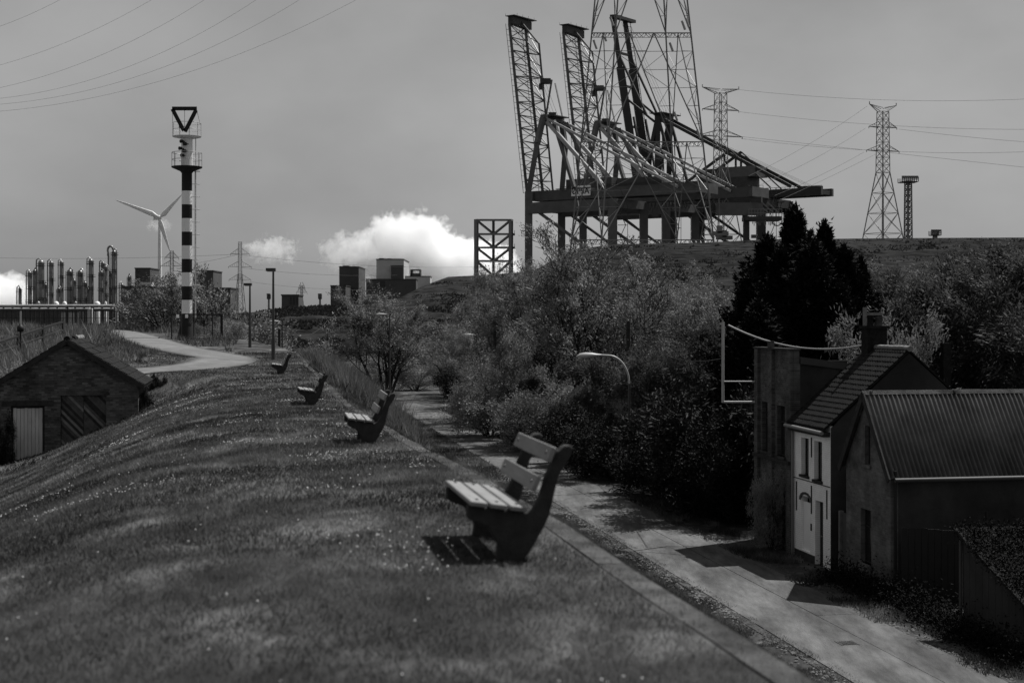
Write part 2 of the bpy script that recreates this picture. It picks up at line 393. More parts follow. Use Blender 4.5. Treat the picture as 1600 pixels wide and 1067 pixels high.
# strip of concrete edging along the crest
edge = thing("crest_edging", SP(4, 2.6, 0), None, None); edge["kind"] = "structure"; edge.name = "path_edging"; edge["label"] = "narrow pale concrete edging along the right rim of the dike crest"
s = -4.0
while s < 72:
    L = 2.0; z = ground(s + 1, 2.6) + .0
    zs_ = [(float(tz(np.array([s + k * L]), np.array([2.43]))[0]) + .004 + .006 * RN.random(), float(tz(np.array([s + k * L]), np.array([2.65]))[0]) + .012) for k in (0, 1)]
    b = MB(); h = RN.uniform(-.012, .006); pj = RN.uniform(-.015, .015)
    q_ = [SP(s, 2.46 + pj, zs_[0][0]), SP(s, 2.65 + pj, zs_[0][1]), SP(s + L - .008, 2.65 + pj, zs_[1][1]), SP(s + L - .008, 2.46 + pj, zs_[1][0])]; b.prism([k - Z * .14 for k in q_], Z * .14); b.build("edge_slab", m_strip, edge)
    s += L

# the asphalt path that climbs the dike and swings round behind the beacon
PATH = [(-34, 55), (-27, 54.5), (-21.8, 56.8), (-17.8, 58.9), (-15.4, 61.0), (-14.1, 64.5), (-14.0, 69), (-14.9, 73.5), (-16.9, 78.5), (-19.9, 85), (-23.2, 93.5), (-26.2, 102), (-29.5, 111), (-34, 122), (-40.5, 134), (-50, 146), (-64, 158)]
pc = catmull(PATH, 10); vs_, fs_ = [], []
NW = 7
for i, (x, y) in enumerate(pc):
    a = Vector(pc[max(i - 1, 0)]); b = Vector(pc[min(i + 1, len(pc) - 1)]); d = (b - a).normalized(); nrm = Vector((d.y, -d.x))
    zm = [gz(x + nrm.x * w, y + nrm.y * w) for w in (-1.5, -.75, 0, .75, 1.5)]
    zc_ = sum(zm) / 5
    for j in range(NW):
        w = -1.5 + 3.0 * j / (NW - 1)
        xx, yy = x + nrm.x * w, y + nrm.y * w
        vs_.append((xx, yy, max(gz(xx, yy) * .5 + zc_ * .5, gz(xx, yy)) + .055 - .035 * (abs(w) > 1.4)))
    for j in (0, 1):
        pass
for i in range(len(pc) - 1):
    for j in range(NW - 1):
        a = i * NW + j; fs_.append((a, a + 1, a + NW + 1, a + NW))
nb = len(vs_)
for side in (0, NW - 1):                                   # skirts down into the turf
    base = len(vs_)
    for i in range(len(pc)):
        x, y, z = vs_[i * NW + side]; vs_.append((x, y, z - .5))
    for i in range(len(pc) - 1):
        fs_.append((i * NW + side, (i + 1) * NW + side, base + i + 1, base + i))
mbp = MB(); mbp.add(vs_, fs_); po = mbp.build("path", m_asphalt)
po.data.polygons.foreach_set("use_smooth", [True] * len(po.data.polygons)); po.data.update()
tag(po, "pale asphalt path that bends round on the dike top towards the beacon", kind="structure")

# ------------------------------------------------------------------ grass blades
def snoise_mask(x, y, sc, th, seed):
    r = np.array([mnoise.noise((a * sc, b * sc, seed)) for a, b in zip(x, y)]); return r > th
def blades(name, x, y, z, h, w, m, label, lean=.5, parent=None):
    n = len(x); a = NR.uniform(0, 2 * np.pi, n); l = NR.uniform(.1, lean, n) * h; la = NR.uniform(0, 2 * np.pi, n)
    dx, dy = np.cos(a) * w / 2, np.sin(a) * w / 2
    v = np.empty((n, 3, 3))
    v[:, 0] = np.stack([x - dx, y - dy, z - .01], 1); v[:, 1] = np.stack([x + dx, y + dy, z - .01], 1)
    v[:, 2] = np.stack([x + np.cos(la) * l, y + np.sin(la) * l, z + h], 1)
    o = fast_mesh(name, v.reshape(-1, 3), np.arange(n * 3).reshape(-1, 3), m)
    if label: tag(o, label, kind="stuff")
    return o
def sp2xy(s, p): return s * UD.x + p * VD.x, s * UD.y + p * VD.y
def path_dist(x, y):
    d = np.full(len(x), 1e9)
    for (a, b) in pc[::3]: d = np.minimum(d, (x - a) ** 2 + (y - b) ** 2)
    return np.sqrt(d)
def lawn_zone(n, s0, s1_, pl, pr, h, w, pw=1.0):
    s = s0 + (s1_ - s0) * NR.random(n) ** pw; p = NR.uniform(pl, pr, n)
    x, y = sp2xy(s, p)
    k = (np.abs(x) < y * .40 + .6) & ~((p > 2.42) & (p < 2.64) & (NR.random(n) > .3))
    k &= path_dist(x, y) > 1.75
    s, p, x, y = s[k], p[k], x[k], y[k]; z = tz(s, p); n = len(s)
    return x, y, z, h * NR.uniform(.5, 1.3, n), np.full(n, w)
Ls = [lawn_zone(170000, 4, 13, -7, 3.2, .035, .008), lawn_zone(130000, 13, 26, -9, 3.4, .045, .014), lawn_zone(90000, 26, 48, -9, 3.5, .05, .025), lawn_zone(70000, 48, 82, -16, 4, .07, .045)]
blades("lawn_grass", *[np.concatenate([a[i] for a in Ls]) for i in range(5)], m_blade, "short mown grass covering the crest of the dike", 1.2)
# rank grass and weeds: slope rims, verges, the rough ground round the path and beacon
def rough_zone(n, s0, s1_, pl, pr, h, w, th=None, seed=0, sc=.25):
    s = NR.uniform(s0, s1_, n); p = NR.uniform(pl, pr, n); x, y = sp2xy(s, p)
    k = np.abs(x) < y * .40 + 1
    k &= path_dist(x, y) > 2.0
    if th is not None: k &= snoise_mask(x, y, sc, th, seed)
    s, p, x, y = s[k], p[k], x[k], y[k]; z = tz(s, p); n = len(s)
    return x, y, z, h * NR.uniform(.35, 1.4, n), w * NR.uniform(.6, 1.4, n)
def cat(zs): return [np.concatenate([a[i] for a in zs]) for i in range(5)]
blades("dike_rim_weeds", *cat([rough_zone(7000, 6, 30, 2.66, 3.2, .05, .010), rough_zone(12000, 30, 58, 2.7, 3.6, .12, .03), rough_zone(22000, 50, 110, 2.9, 7, .5, .05, -.1, 4)]), m_blade, "weeds and rank grass along the outer rim of the dike", 1.0)
blades("lane_verge_grass", *cat([rough_zone(90000, 25, 75, 12.4, 14.22, .07, .018, -.25, 5, .8), rough_zone(22000, 75, 150, 11.5, 14.0, .16, .05), rough_zone(26000, 26, 60, 17.35, 19.3, .16, .03, .05, 6, .5), rough_zone(32000, 60, 135, 17.6, 24, .3, .06, -.05, 7, .15)]), m_blade, "ragged grass growing on both verges of the lane", 1.0)
blades("dry_reeds", *cat([rough_zone(12000, 48, 90, 3.4, 6, 1.0, .05, -.05, 9, .12)]), m_dryblade, "tall dry reeds on the outer slope of the dike beyond the benches", .6)
zz = [rough_zone(34000, 84, 150, -26, -1, .35, .06, -.05, 12, .1), rough_zone(40000, 60, 100, -30, -5, .3, .06, -.1, 13, .12), rough_zone(50000, 62, 160, -62, -12, .45, .07, -.15, 14, .08)]
blades("rough_bank_grass", *cat(zz), m_blade, "rough uncut grass on the bank around the path and the beacon", .9)
blades("bank_weeds", *cat([rough_zone(26000, 62, 100, -46, -9.5, 1.5, .11, .05, 15, .12), rough_zone(12000, 100, 135, -22, -6, .8, .09, .1, 16, .2)]), m_dryblade, "tall pale weeds beside the brick shed and the path", .9)
# daisies in drifts
n = 16000; s = 5 + 48 * NR.random(n) ** .9; p = NR.uniform(-4, 2.3, n); x, y = sp2xy(s, p)
k = snoise_mask(x, y, .55, .37, 21) & (np.abs(x) < y * .4); k |= (NR.random(n) < .025)
x, y, s, p = x[k], y[k], s[k], p[k]; z = tz(s, p) + NR.uniform(.02, .05, len(s)); n = len(x)
r = .0045 + .00016 * y; a = np.arange(6) * np.pi / 3; tx, ty = NR.uniform(-.5, .5, n), NR.uniform(-.7, .1, n)
v = np.stack([x[:, None] + r[:, None] * np.cos(a), y[:, None] + r[:, None] * np.sin(a), z[:, None] + r[:, None] * (np.cos(a) * tx[:, None] + np.sin(a) * ty[:, None] * -1)], 2)
o = fast_mesh("daisies", v.reshape(-1, 3), np.arange(n * 6).reshape(-1, 6), m_flower); tag(o, "drifts of small white daisies scattered over the lawn", kind="stuff")
# loose stones along the lane edges
n = 2600; s = NR.uniform(24, 80, n); p = np.where(NR.random(n) < .6, NR.normal(13.75, .22, n), NR.normal(17.75, .18, n)); x, y = sp2xy(s, p); z = np.full(n, LOW + .03)
r = NR.uniform(.02, .06, n); oct_ = np.array([(1, 0, 0), (0, 1, 0), (-1, 0, 0), (0, -1, 0), (0, 0, .7)]); v = np.stack([x, y, z], 1)[:, None, :] + oct_[None] * r[:, None, None] * NR.uniform(.6, 1.3, (n, 5, 1))
f = np.array([(0, 1, 4), (1, 2, 4), (2, 3, 4), (3, 0, 4)]); fc = (np.arange(n) * 5)[:, None, None] + f[None]
o = fast_mesh("gravel", v.reshape(-1, 3), fc.reshape(-1, 3), m_concrete); tag(o, "loose pebbles and grit along the edges of the lane", kind="stuff")

# ------------------------------------------------------------------ benches
SUP = [(-.385, .395), (-.385, .30), (-.235, .235), (-.155, .10), (-.175, -.03), (.03, -.03), (.10, .08), (.165, .19), (.225, .31), (.27, .50), (.295, .60), (.37, .72), (.405, .80), (.385, .825), (.335, .82), (.285, .775), (.205, .60), (.155, .44), (.105, .352), (.055, .335)]
def make_bench(loc, label, yaw=0.0):
    t = thing("park_bench", (0, 0, 0), label, "bench", "timber and concrete benches along the dike crest")
    for yy in (0.0, 1.12):
        b = MB(); b.prism([(x, yy, z) for x, z in SUP], (0, .11, 0)); o = b.build("support", m_benchc, t, local=True)
        bv = o.modifiers.new("bevel", 'BEVEL'); bv.width = .012; bv.segments = 2; bv.limit_method = 'ANGLE'
    def slat(name, c, w, th, ang):
        b = MB(); ca, sa = math.cos(ang), math.sin(ang); ax = Vector((ca, 0, sa)); az = Vector((-sa, 0, ca))
        b.box(Vector((c[0], -.07, c[1])) - ax * w / 2, ax * w, Vector((0, 1.37, 0)), az * th)
        o = b.build(name, m_bench, t, local=True); bv = o.modifiers.new("bevel", 'BEVEL'); bv.width = .006; bv.segments = 1
        for yy in (.055, 1.175):
            k = MB(); q = Vector((c[0], yy, c[1])) + az * th
            k.tube([q - az * .004, q + az * .008], .013, 8); k.build("bolt", m_bolt, o, local=True)
    tilt = math.atan2(-.06, .44)
    for i in range(3):
        x = -.315 + i * .148; slat("seat_slat", (x, .398 + (x + .315) * math.tan(tilt) * 1.0 - .003), .128, .036, tilt)
    for (x, z) in ((.185, .535), (.298, .745)):
        slat("back_slat", (x - .055, z + .012), .118, -.034 * -1, math.radians(90 - 24) if False else math.radians(66))
    t.rotation_euler.z = math.atan2(VD.y, VD.x) + yaw; t.location = loc
    return t
def bench_at(px, d, label, yaw=0.0):
    x = (px - CX) / F * d; return make_bench((x, d, gz(x, d)), label, yaw)
bench_at(812, 10.45, "nearest park bench, seen blurred at close range beside the lane side of the lawn", 0)
bench_at(580, 23.3, "park bench second along the crest, between the nearest one and the smaller pair", math.radians(-1))
bench_at(490, 39.0, "small park bench third along the crest with its slats lost in shadow", math.radians(1))
bench_at(440, 57.6, "farthest and smallest park bench, just before the street lamp on the crest", 0)
# ------------------------------------------------------------------ wall building
def wall(o, a, up_h, w, holes, th, back):
    """upright wall: corner o, direction a, width w, height up_h, rectangular holes (x0,x1,z0,z1), thickness th along back"""
    xs = sorted({0, w, *[h[0] for h in holes], *[h[1] for h in holes]}); zs = sorted({0, up_h, *[h[2] for h in holes], *[h[3] for h in holes]})
    b = MB()
    def solid(i, j):
        if i < 0 or j < 0 or i >= len(xs) - 1 or j >= len(zs) - 1: return False
        cx = (xs[i] + xs[i + 1]) / 2; cz = (zs[j] + zs[j + 1]) / 2
        return not any(h[0] < cx < h[1] and h[2] < cz < h[3] for h in holes)
    P = lambda x, z, k: Vector(o) + a * x + Z * z + back * th * k
    n0 = a.cross(Z)
    flip = n0.dot(back) > 0
    def q(p0, p1_, p2, p3):
        b.add([p0, p1_, p2, p3], [(0, 1, 2, 3)] if not flip else [(3, 2, 1, 0)])
    for i in range(len(xs) - 1):
        for j in range(len(zs) - 1):
            if not solid(i, j): continue
            x0, x1, z0, z1 = xs[i], xs[i + 1], zs[j], zs[j + 1]
            q(P(x0, z0, 0), P(x1, z0, 0), P(x1, z1, 0), P(x0, z1, 0)); q(P(x1, z0, 1), P(x0, z0, 1), P(x0, z1, 1), P(x1, z1, 1))
            if not solid(i - 1, j): q(P(x0, z0, 1), P(x0, z0, 0), P(x0, z1, 0), P(x0, z1, 1))
            if not solid(i + 1, j): q(P(x1, z0, 0), P(x1, z0, 1), P(x1, z1, 1), P(x1, z1, 0))
            if not solid(i, j - 1): q(P(x0, z0, 0), P(x0, z0, 1), P(x1, z0, 1), P(x1, z0, 0))
            if not solid(i, j + 1): q(P(x0, z1, 1), P(x0, z1, 0), P(x1, z1, 0), P(x1, z1, 1))
    return b
def window(par, o, a, back, x0, x1, z0, z1, th=.14, mf=None, curtain=False, sill=None):
    """frame with mullion, panes; sits in a hole, set back by th"""
    b = MB(); C = lambda x, z, k: Vector(o) + a * x + Z * z + back * k; fw = .06
    for (xa, xb, za, zb) in ((x0, x0 + fw, z0, z1), (x1 - fw, x1, z0, z1), (x0 + fw, x1 - fw, z0, z0 + fw), (x0 + fw, x1 - fw, z1 - fw, z1), (x0 + fw, x1 - fw, z1 - (z1 - z0) * .33 - .02, z1 - (z1 - z0) * .33 + .02)):
        b.box(C(xa, za, th), a * (xb - xa), Z * (zb - za), back * .05)
    f = b.build("window", mf or m_wood, par)
    g = MB(); g.box(C(x0 + .01, z0 + .01, th + .02), a * (x1 - x0 - .02), Z * (z1 - z0 - .02), back * .008); g.build("pane", m_glass, f)
    if curtain:
        g = MB(); g.box(C(x0 + .08, z0 + .08, th + .005), a * (x1 - x0 - .16) * .6, Z * (z1 - z0) * .8, back * .01); g.build("curtain", m_curtain, f)
    if sill:
        g = MB(); g.box(C(x0 - .08, z0 - .09, -.06), a * (x1 - x0 + .16), Z * .09, back * (th + .06)); g.build("sill", sill, f)
    return f
def clip_poly(poly, x0, x1, z0, z1):
    def cl(pl, ins, inter):
        r = []
        for i in range(len(pl)):
            a, b = pl[i - 1], pl[i]
            if ins(b):
                if not ins(a): r.append(inter(a, b))
                r.append(b)
            elif ins(a): r.append(inter(a, b))
        return r
    for ax, v, sg in ((0, x0, 1), (0, x1, -1), (1, z0, 1), (1, z1, -1)):
        if not poly: return poly
        poly = cl(poly, lambda q: (q[ax] - v) * sg >= 0, lambda a, b: tuple(a[k] + (b[k] - a[k]) * ((v - a[ax]) / (b[ax] - a[ax])) for k in (0, 1)))
    return poly

# ------------------------------------------------------------------ brick shed on the left
sh0 = Vector(((105 - CX) / F * 50, 50, 0)); HWd = 2.42; APZ = .93; EVZ = -.58; BZ = -4.2; DEP = 4.3
shed = thing("brick_shed", (sh0.x, sh0.y, -3.2), "dark brick gabled shed with a white plank door at the foot of the dike", "shed")
o0 = sh0 - VD * HWd; o0.z = BZ
holes = [(HWd - 1.90, HWd - .76, 0.6, -1.25 - BZ), (HWd - .22, HWd + 1.32, 0.6, -.90 - BZ)]
b = wall(o0, VD, EVZ - BZ, 2 * HWd, holes, .22, UD)
tri = [o0 + Z * (EVZ - BZ), o0 + VD * 2 * HWd + Z * (EVZ - BZ), sh0 + Z * APZ]
b.prism(tri, UD * .22)
b.build("gable_wall", m_brickd, shed)
b = MB()
for sg in (0, 1):
    q = o0 + VD * (sg * (2 * HWd - .22)) + UD * .22; b.box(q, VD * .22, UD * (DEP - .22), Z * (EVZ - BZ))
b.build("side_wall", m_renderd, shed)  # side walls toned dark to stand in for shade under the eaves
b = MB(); q = o0 + UD * (DEP - .001) + VD * .22; b.box(q, VD * (2 * HWd - .44), UD * -.2, Z * (EVZ - BZ)); b.build("rear_wall", m_brickd, shed)
rh = (APZ - EVZ) / HWd
for sg in (-1, 1):
    rf = MB(); e0 = sh0 + VD * sg * (HWd + .2) + Z * (EVZ - rh * .2 + .06) - UD * .12; a0 = sh0 + Z * (APZ + .06) - UD * .12
    rf.prism([e0, a0, a0 + Z * .07, e0 + Z * .07], UD * (DEP + .3)); ro = rf.build("roof", m_tile, shed)
    tl = MB(); nrow, ncol = 9, 15; dn = (e0 - a0)
    for r_ in range(nrow):
        for c_ in range(ncol):
            if RN.random() < .04: continue
            q0 = a0 + dn * (r_ / nrow) + UD * (c_ * (DEP + .3) / ncol) + Z * (.075 + RN.uniform(0, .01)); dd = dn * (1.12 / nrow)
            tl.box(q0 + Z * .012, dd + Z * .03, UD * ((DEP + .3) / ncol - .02), Z * .025)
    to = tl.build("roof_tiles", m_tile, ro); to["kind"] = "stuff"
    vb = MB(); vb.bar(e0 - UD * .02 + Z * .01, a0 - UD * .02 + Z * .01, .05, .16); vb.build("bargeboard", m_wood, shed)
for i in range(11):
    if i in (2, 3): continue
    b = MB(); q = sh0 + Z * (APZ + .13 + RN.uniform(0, .02)) + UD * (-.1 + i * .41); b.tube([q, q + UD * .43 + Z * .02], .115, 8, r2=.10); b.build("ridge_tile", m_ridge if i > 5 else m_tile, shed)
# white plank door
x0, x1, z0, z1 = holes[0]; dz0 = z0
dr = MB(); dr.box(o0 + VD * x0 + Z * z0 + UD * .06, VD * .07, Z * (z1 - z0), UD * .1); dr.box(o0 + VD * (x1 - .07) + Z * z0 + UD * .06, VD * .07, Z * (z1 - z0), UD * .1); dr.box(o0 + VD * (x0 + .07) + Z * (z1 - .06) + UD * .06, VD * (x1 - x0 - .14), Z * .06, UD * .1)
door = dr.build("door", m_wood, shed, label="white painted plank door")
nb_ = 8; ww = (x1 - x0 - .15) / nb_
for i in range(nb_):
    b = MB(); b.box(o0 + VD * (x0 + .075 + i * ww) + Z * z0 + UD * (.075 + RN.uniform(0, .008)), VD * (ww - .012), Z * (z1 - z0 - .07 - RN.uniform(0, .03)), UD * .025); b.build("board", m_door, door)
b = MB(); b.box(o0 + VD * (x0 - .3) + Z * (z1 + .001) - UD * .03, VD * (x1 - x0 + .6), Z * .18, UD * .1); b.build("lintel", m_wood, shed)
# dark double door with diagonal boards
x0, x1, z0, z1 = holes[1]; b = MB()
b.box(o0 + VD * x0 + Z * z0 + UD * .12, VD * (x1 - x0), Z * (z1 - z0), UD * .03); dd_ = b.build("double_door", m_wood, shed, label="dark double door faced with diagonal boards")
for (xa, xb) in ((x0 + .01, (x0 + x1) / 2 - .01), ((x0 + x1) / 2 + .01, x1 - .01)):
    k = -3.0
    while k < 5:
        w_ = .095; pl = [(xa - 1 , z1 + 1.5 - k), (xa - 1, z1 + 1.5 - k - w_ * 1.3), (xb + 1, z1 + 1.5 - k - w_ * 1.3 - (xb - xa + 2) * 1.05), (xb + 1, z1 + 1.5 - k - (xb - xa + 2) * 1.05)]
        c = clip_poly(pl, xa, xb, z0, z1 - .01)
        if len(c) >= 3:
            m_ = MB(); m_.prism([o0 + VD * u + Z * w2 + UD * (.115 - RN.uniform(.015, .04)) for u, w2 in c], UD * .015)
            m_.build("diagonal_board", RN.choice([m_palewood, m_wood2, m_wood2, m_wood]), dd_)
        k += w_ * 1.38
b = MB(); b.box(o0 + VD * (x0 - .07) + Z * (z1 + .001) - UD * .04, VD * (x1 - x0 + .16), Z * .14, UD * .2); b.build("lintel", m_strip, shed, label="pale concrete lintel")


# ------------------------------------------------------------------ houses on the right of the lane
GZ = LOW
A_far = Vector((10.30, 52.0, 0)); A_near = A_far - UD * 3.35
# --- white house
WH = thing("white_house", A_near + VD * 2 + Z * GZ, "small whitewashed terraced house with a dark tiled roof facing the lane", "house")
EH, RH, RT, DP = 4.95, 7.47, 2.88, 5.8
of = A_far + Z * GZ; av = -UD        # facade runs from its far end towards the camera
wins = [(.72, 1.42, 3.05, 4.38), (1.92, 2.62, 3.0, 4.36)]
dl = (.72, 1.55, .35, 2.3); dd2 = (2.02, 2.72, 0.0, 2.28)
b = wall(of, av, EH, 3.35, wins + [dl, dd2], .25, VD); b.build("facade", m_whitew, WH)
b = MB(); b.prism([A_near + VD * .25 + Z * GZ, A_near + VD * DP + Z * GZ, A_near + VD * DP + Z * (GZ + EH), A_near + VD * RT + Z * (GZ + RH), A_near + VD * .25 + Z * (GZ + EH + .18)], UD * .25); b.build("gable_wall", m_render, WH)
b = MB(); b.prism([A_near + VD * .012 + Z * GZ, A_near + VD * DP + Z * GZ, A_near + VD * DP + Z * (GZ + EH - .02), A_near + VD * RT + Z * (GZ + RH - .02), A_near + VD * .012 + Z * (GZ + EH - .05)], UD * -.03); b.build("gable_render", m_render, WH)
b = MB(); b.prism([A_far + VD * .25 + Z * (GZ), A_far + VD * DP + Z * GZ, A_far + VD * DP + Z * (GZ + EH), A_far + VD * RT + Z * (GZ + RH), A_far + VD * .25 + Z * (GZ + EH + .18)], UD * -.24); b.build("party_wall", m_render, WH)
b = MB(); b.box(A_near + VD * (DP - .25) + UD * .25 + Z * GZ, VD * .24, UD * 2.85, Z * EH); b.build("rear_wall", m_render, WH)
for k_, (pe, ph) in enumerate(((-.25, EH - .20), (DP + .2, EH - .2))):
    e0 = A_near + VD * pe + Z * (GZ + ph + .05) - UD * .06; a0 = A_near + VD * RT + Z * (GZ + RH + .05) - UD * .06
    rf = MB(); rf.prism([e0, a0, a0 + Z * .06, e0 + Z * .06], UD * 3.5); ro = rf.build("roof", m_tile, WH)
    if k_ == 0:
        dn = e0 - a0; nrow, ncol = 17, 17; n_ = 0
        for r_ in range(nrow):
            for c_ in range(ncol):
                q0 = a0 + dn * (r_ / nrow) + UD * (c_ * 3.5 / ncol) + Z * (.075 + RN.uniform(0, .012)); dd = dn * (1.1 / nrow)
                t_ = MB(); t_.prism([q0, q0 + UD * .06 + Z * .035, q0 + UD * .14 + Z * .035, q0 + UD * .195], dd + Z * .035)
                t_.build("roof_tile", m_tile, ro); n_ += 1
for i in range(9):
    b = MB(); q = A_near + VD * RT + Z * (GZ + RH + .13 + RN.uniform(0, .02)) + UD * (-.08 + i * .39); b.tube([q, q + UD * .40], .10, 8); b.build("ridge_tile", m_ridge, WH)
b = MB(); b.tube([A_near + VD * -.33 + Z * (GZ + EH - .22) - UD * .05, A_far + VD * -.33 + Z * (GZ + EH - .18)], .07, 8); b.build("gutter", m_galv, WH)
b = MB(); b.box(A_near - VD * .24 + Z * (GZ + EH - .36), UD * 3.33, VD * .236, Z * .16); b.build("eaves_board", m_wood, WH)
b = MB(); b.tube([A_far + VD * -.09 - UD * .08 + Z * (GZ + EH - .3), A_far + VD * -.09 - UD * .08 + Z * GZ], .045, 8); b.build("drainpipe", m_galv, WH)
for w_ in wins: window(WH, of, av, VD, *w_, th=.16, sill=m_wood)
b = MB(); x0, x1, z0, z1 = dl; b.box(of + av * (x0 + .005) + Z * z0 + VD * .09, av * (x1 - x0 - .01), Z * (z1 - z0 - .22), VD * .03); bd = b.build("boarded_doorway", m_cream, WH, label="pale panel closing the arched doorway")
b = MB(); n_ = 8
for i in range(n_):
    a0_, a1_ = math.pi * (i / n_), math.pi * ((i + 1) / n_); cx_, rz_ = (x0 + x1) / 2, (x1 - x0) / 2 + .02
    pts = [(cx_ - math.cos(t_) * r_, z1 - .17 + math.sin(t_) * r_ * .55) for t_, r_ in ((a0_, rz_), (a1_, rz_), (a1_, rz_ + .15), (a0_, rz_ + .15))]
    b2 = MB(); b2.prism([of + av * u + Z * w2 - VD * .025 for u, w2 in pts], VD * .045); b2.build("arch_stone", m_brickd, WH)
b = MB(); x0, x1, z0, z1 = dd2; b.box(of + av * (x0 + .005) + Z * z0 + VD * .18, av * (x1 - x0 - .01), Z * (z1 - z0 - .005), VD * .04); do_ = b.build("door", m_black, WH)
b = MB(); b.box(of + av * (x0 + .1) + Z * (z0 + 1.0) + VD * .15, av * .12, Z * .04, VD * .03); b.build("handle", m_galv, do_)
b = MB(); b.box(of + av * 1.62 + Z * 1.15 - VD * .02, av * .1, Z * .25, VD * .018); b.build("letter_box", m_wood, WH)
for (x_, za, zb) in ((1.68, 3.75, 4.45), (.28, 1.7, 2.75), (1.68, 1.75, 2.75), (3.05, 1.75, 2.75)):
    b = MB(); b.box(of + av * x_ + Z * za - VD * .03, av * .05, Z * (zb - za), VD * .028); b.build("wall_anchor", m_black, WH)
b = MB(); b.box(of + av * .01 + Z * 2.86 - VD * .02, av * 3.33, Z * .03, VD * .018); b.build("string_course", m_strip, WH)
b = MB(); b.box(of + av * .1 + Z * .0 - VD * .02, av * 1.9, Z * .3, VD * .018); b.build("plinth", m_renderd, WH)
# chimney of the white house
cb = A_far + VD * (RT + .05) - UD * .45 + Z * (GZ + RH - .7)
b = MB(); b.cbox(cb + Z * .7, .75, .55, 1.7, VD, UD); b.cbox(cb + Z * 1.57, .88, .68, .1, VD, UD); ch = b.build("chimney", m_chim, WH)
b = MB(); b.lathe(cb + Z * 1.62 - VD * .18, [(.15, 0), (.12, .28), (.16, .3), (.16, .34)], 12); b.build("chimney_pot", m_chim, ch)
b = MB(); b.lathe(cb + Z * 1.62 + VD * .18, [(.15, 0), (.12, .28), (.16, .3), (.16, .34)], 12); b.build("chimney_pot", m_strip, ch)
b = MB(); b.cbox(cb + Z * 2.05, .6, .16, .1, VD, UD); b.cbox(cb + Z * 1.93 - VD * .36, .12, .12, .72, VD, UD); b.build("cowl", m_palewood, ch)

# --- tall brick house at the far side
BH = thing("brick_house", A_far + VD * 2 + UD * 2 + Z * GZ, "tall brown brick flat-roofed house with pilasters beyond the white house", "house")
LF = 3.82; ob = A_far + UD * LF + Z * GZ; HT = 7.0
wb = [(.55, 1.25, 3.55, 5.45), (2.15, 2.95, 3.5, 5.4), (.45, 1.05, .85, 2.3), (2.3, 3.0, 0, 2.2)]
b = wall(ob, av, HT, LF - .002, wb, .25, VD); b.build("facade", m_brickf, BH)
for x_, w_, ht in ((-.02, .36, 7.55), (1.46, .42, 7.8), (3.40, .40, 7.55)):
    b = MB(); b.box(ob + av * x_ - VD * .12, av * w_, Z * (ht), VD * .118); b.build("pilaster", m_brickf, BH)
b = MB(); b.box(ob + av * .0 + Z * (HT + .002), av * LF, Z * .48, VD * .22); b.build("parapet", m_brickf, BH)
b = MB(); b.box(ob + av * -.06 + Z * (HT + .484) - VD * .16, av * (LF + .1), Z * .07, VD * .42); b.build("coping", m_wood, BH)
b = MB(); b.box(ob + av * -.03 + Z * 3.3 - VD * .2, av * LF, Z * .12, VD * .078); b.build("ledge", m_wood, BH)
for w_, c_ in zip(wb[:3], (0, 0, 1)): window(BH, ob, av, VD, *w_, th=.15, curtain=bool(c_), sill=m_strip)
b = MB(); x0, x1, z0, z1 = wb[3]; b.box(ob + av * (x0 + .005) + VD * .15, av * (x1 - x0 - .01), Z * (z1 - .005), VD * .04); b.build("door", m_black, BH)
b = MB(); b.prism([A_far + VD * .25 + Z * GZ, A_far + VD * 3.7 + Z * GZ, A_far + VD * 3.7 + Z * (GZ + 6.55), A_far + VD * .25 + Z * (GZ + HT)], UD * .24); b.build("flank_wall", m_renderd, BH)
b = MB(); b.prism([A_far + VD * .25 + Z * (GZ + HT + .002) - UD * .08, A_far + VD * 3.7 + Z * (GZ + 6.552) - UD * .08, A_far + VD * 3.7 + Z * (GZ + 6.8) - UD * .08, A_far + VD * .25 + Z * (GZ + HT + .25) - UD * .08], UD * .4); b.build("flashing", m_darkst, BH)
b = MB(); b.box(A_far + VD * .25 + UD * (LF - .25) + Z * GZ, VD * 3.4, UD * .24, Z * HT); b.box(A_far + VD * 3.44 + UD * .25 + Z * GZ, VD * .24, UD * (LF - .52), Z * 6.5); b.build("rear_walls", m_renderd, BH)
b = MB(); b.prism([A_far + VD * .25 + Z * (GZ + HT - .3) + UD * .25, A_far + VD * 3.4 + Z * (GZ + 6.3) + UD * .25, A_far + VD * 3.4 + Z * (GZ + 6.4) + UD * .25, A_far + VD * .25 + Z * (GZ + HT - .15) + UD * .25], UD * (LF - .52)); b.build("roof", m_tile, BH)
# pale tubular bracket with the supply cable
fb = ob + Z * 0
BR = thing("cable_bracket", W(1183, 600, 55.6), "pale tubular bracket standing off the brick house with a cable from its top", "bracket")
pb = lambda py, px: W(px, py, 55.7)
b = MB(); b.tube([pb(503, 1129.5), pb(629, 1129.5)], .055, 8); b.build("upright", m_lamph, BR)
for py in (628, 596):
    b = MB(); b.tube([pb(py, 1129.5), pb(py - 0, 1186)], .045 if py == 628 else .03, 8); b.build("arm", m_lamph, BR)
cbp = [W(1138, 508, 55.6) + (cb + Z * 1.0 - W(1138, 508, 55.6)) * (i / 20) - Z * (1.05 * 4 * (i / 20) * (1 - i / 20)) * .5 for i in range(21)]
b = MB(); b.tube(cbp, .035, 6); o = b.build("overhead_cable", m_lamph); tag(o, "slack twisted cable hanging from the pale bracket to the white house chimney", "cable")

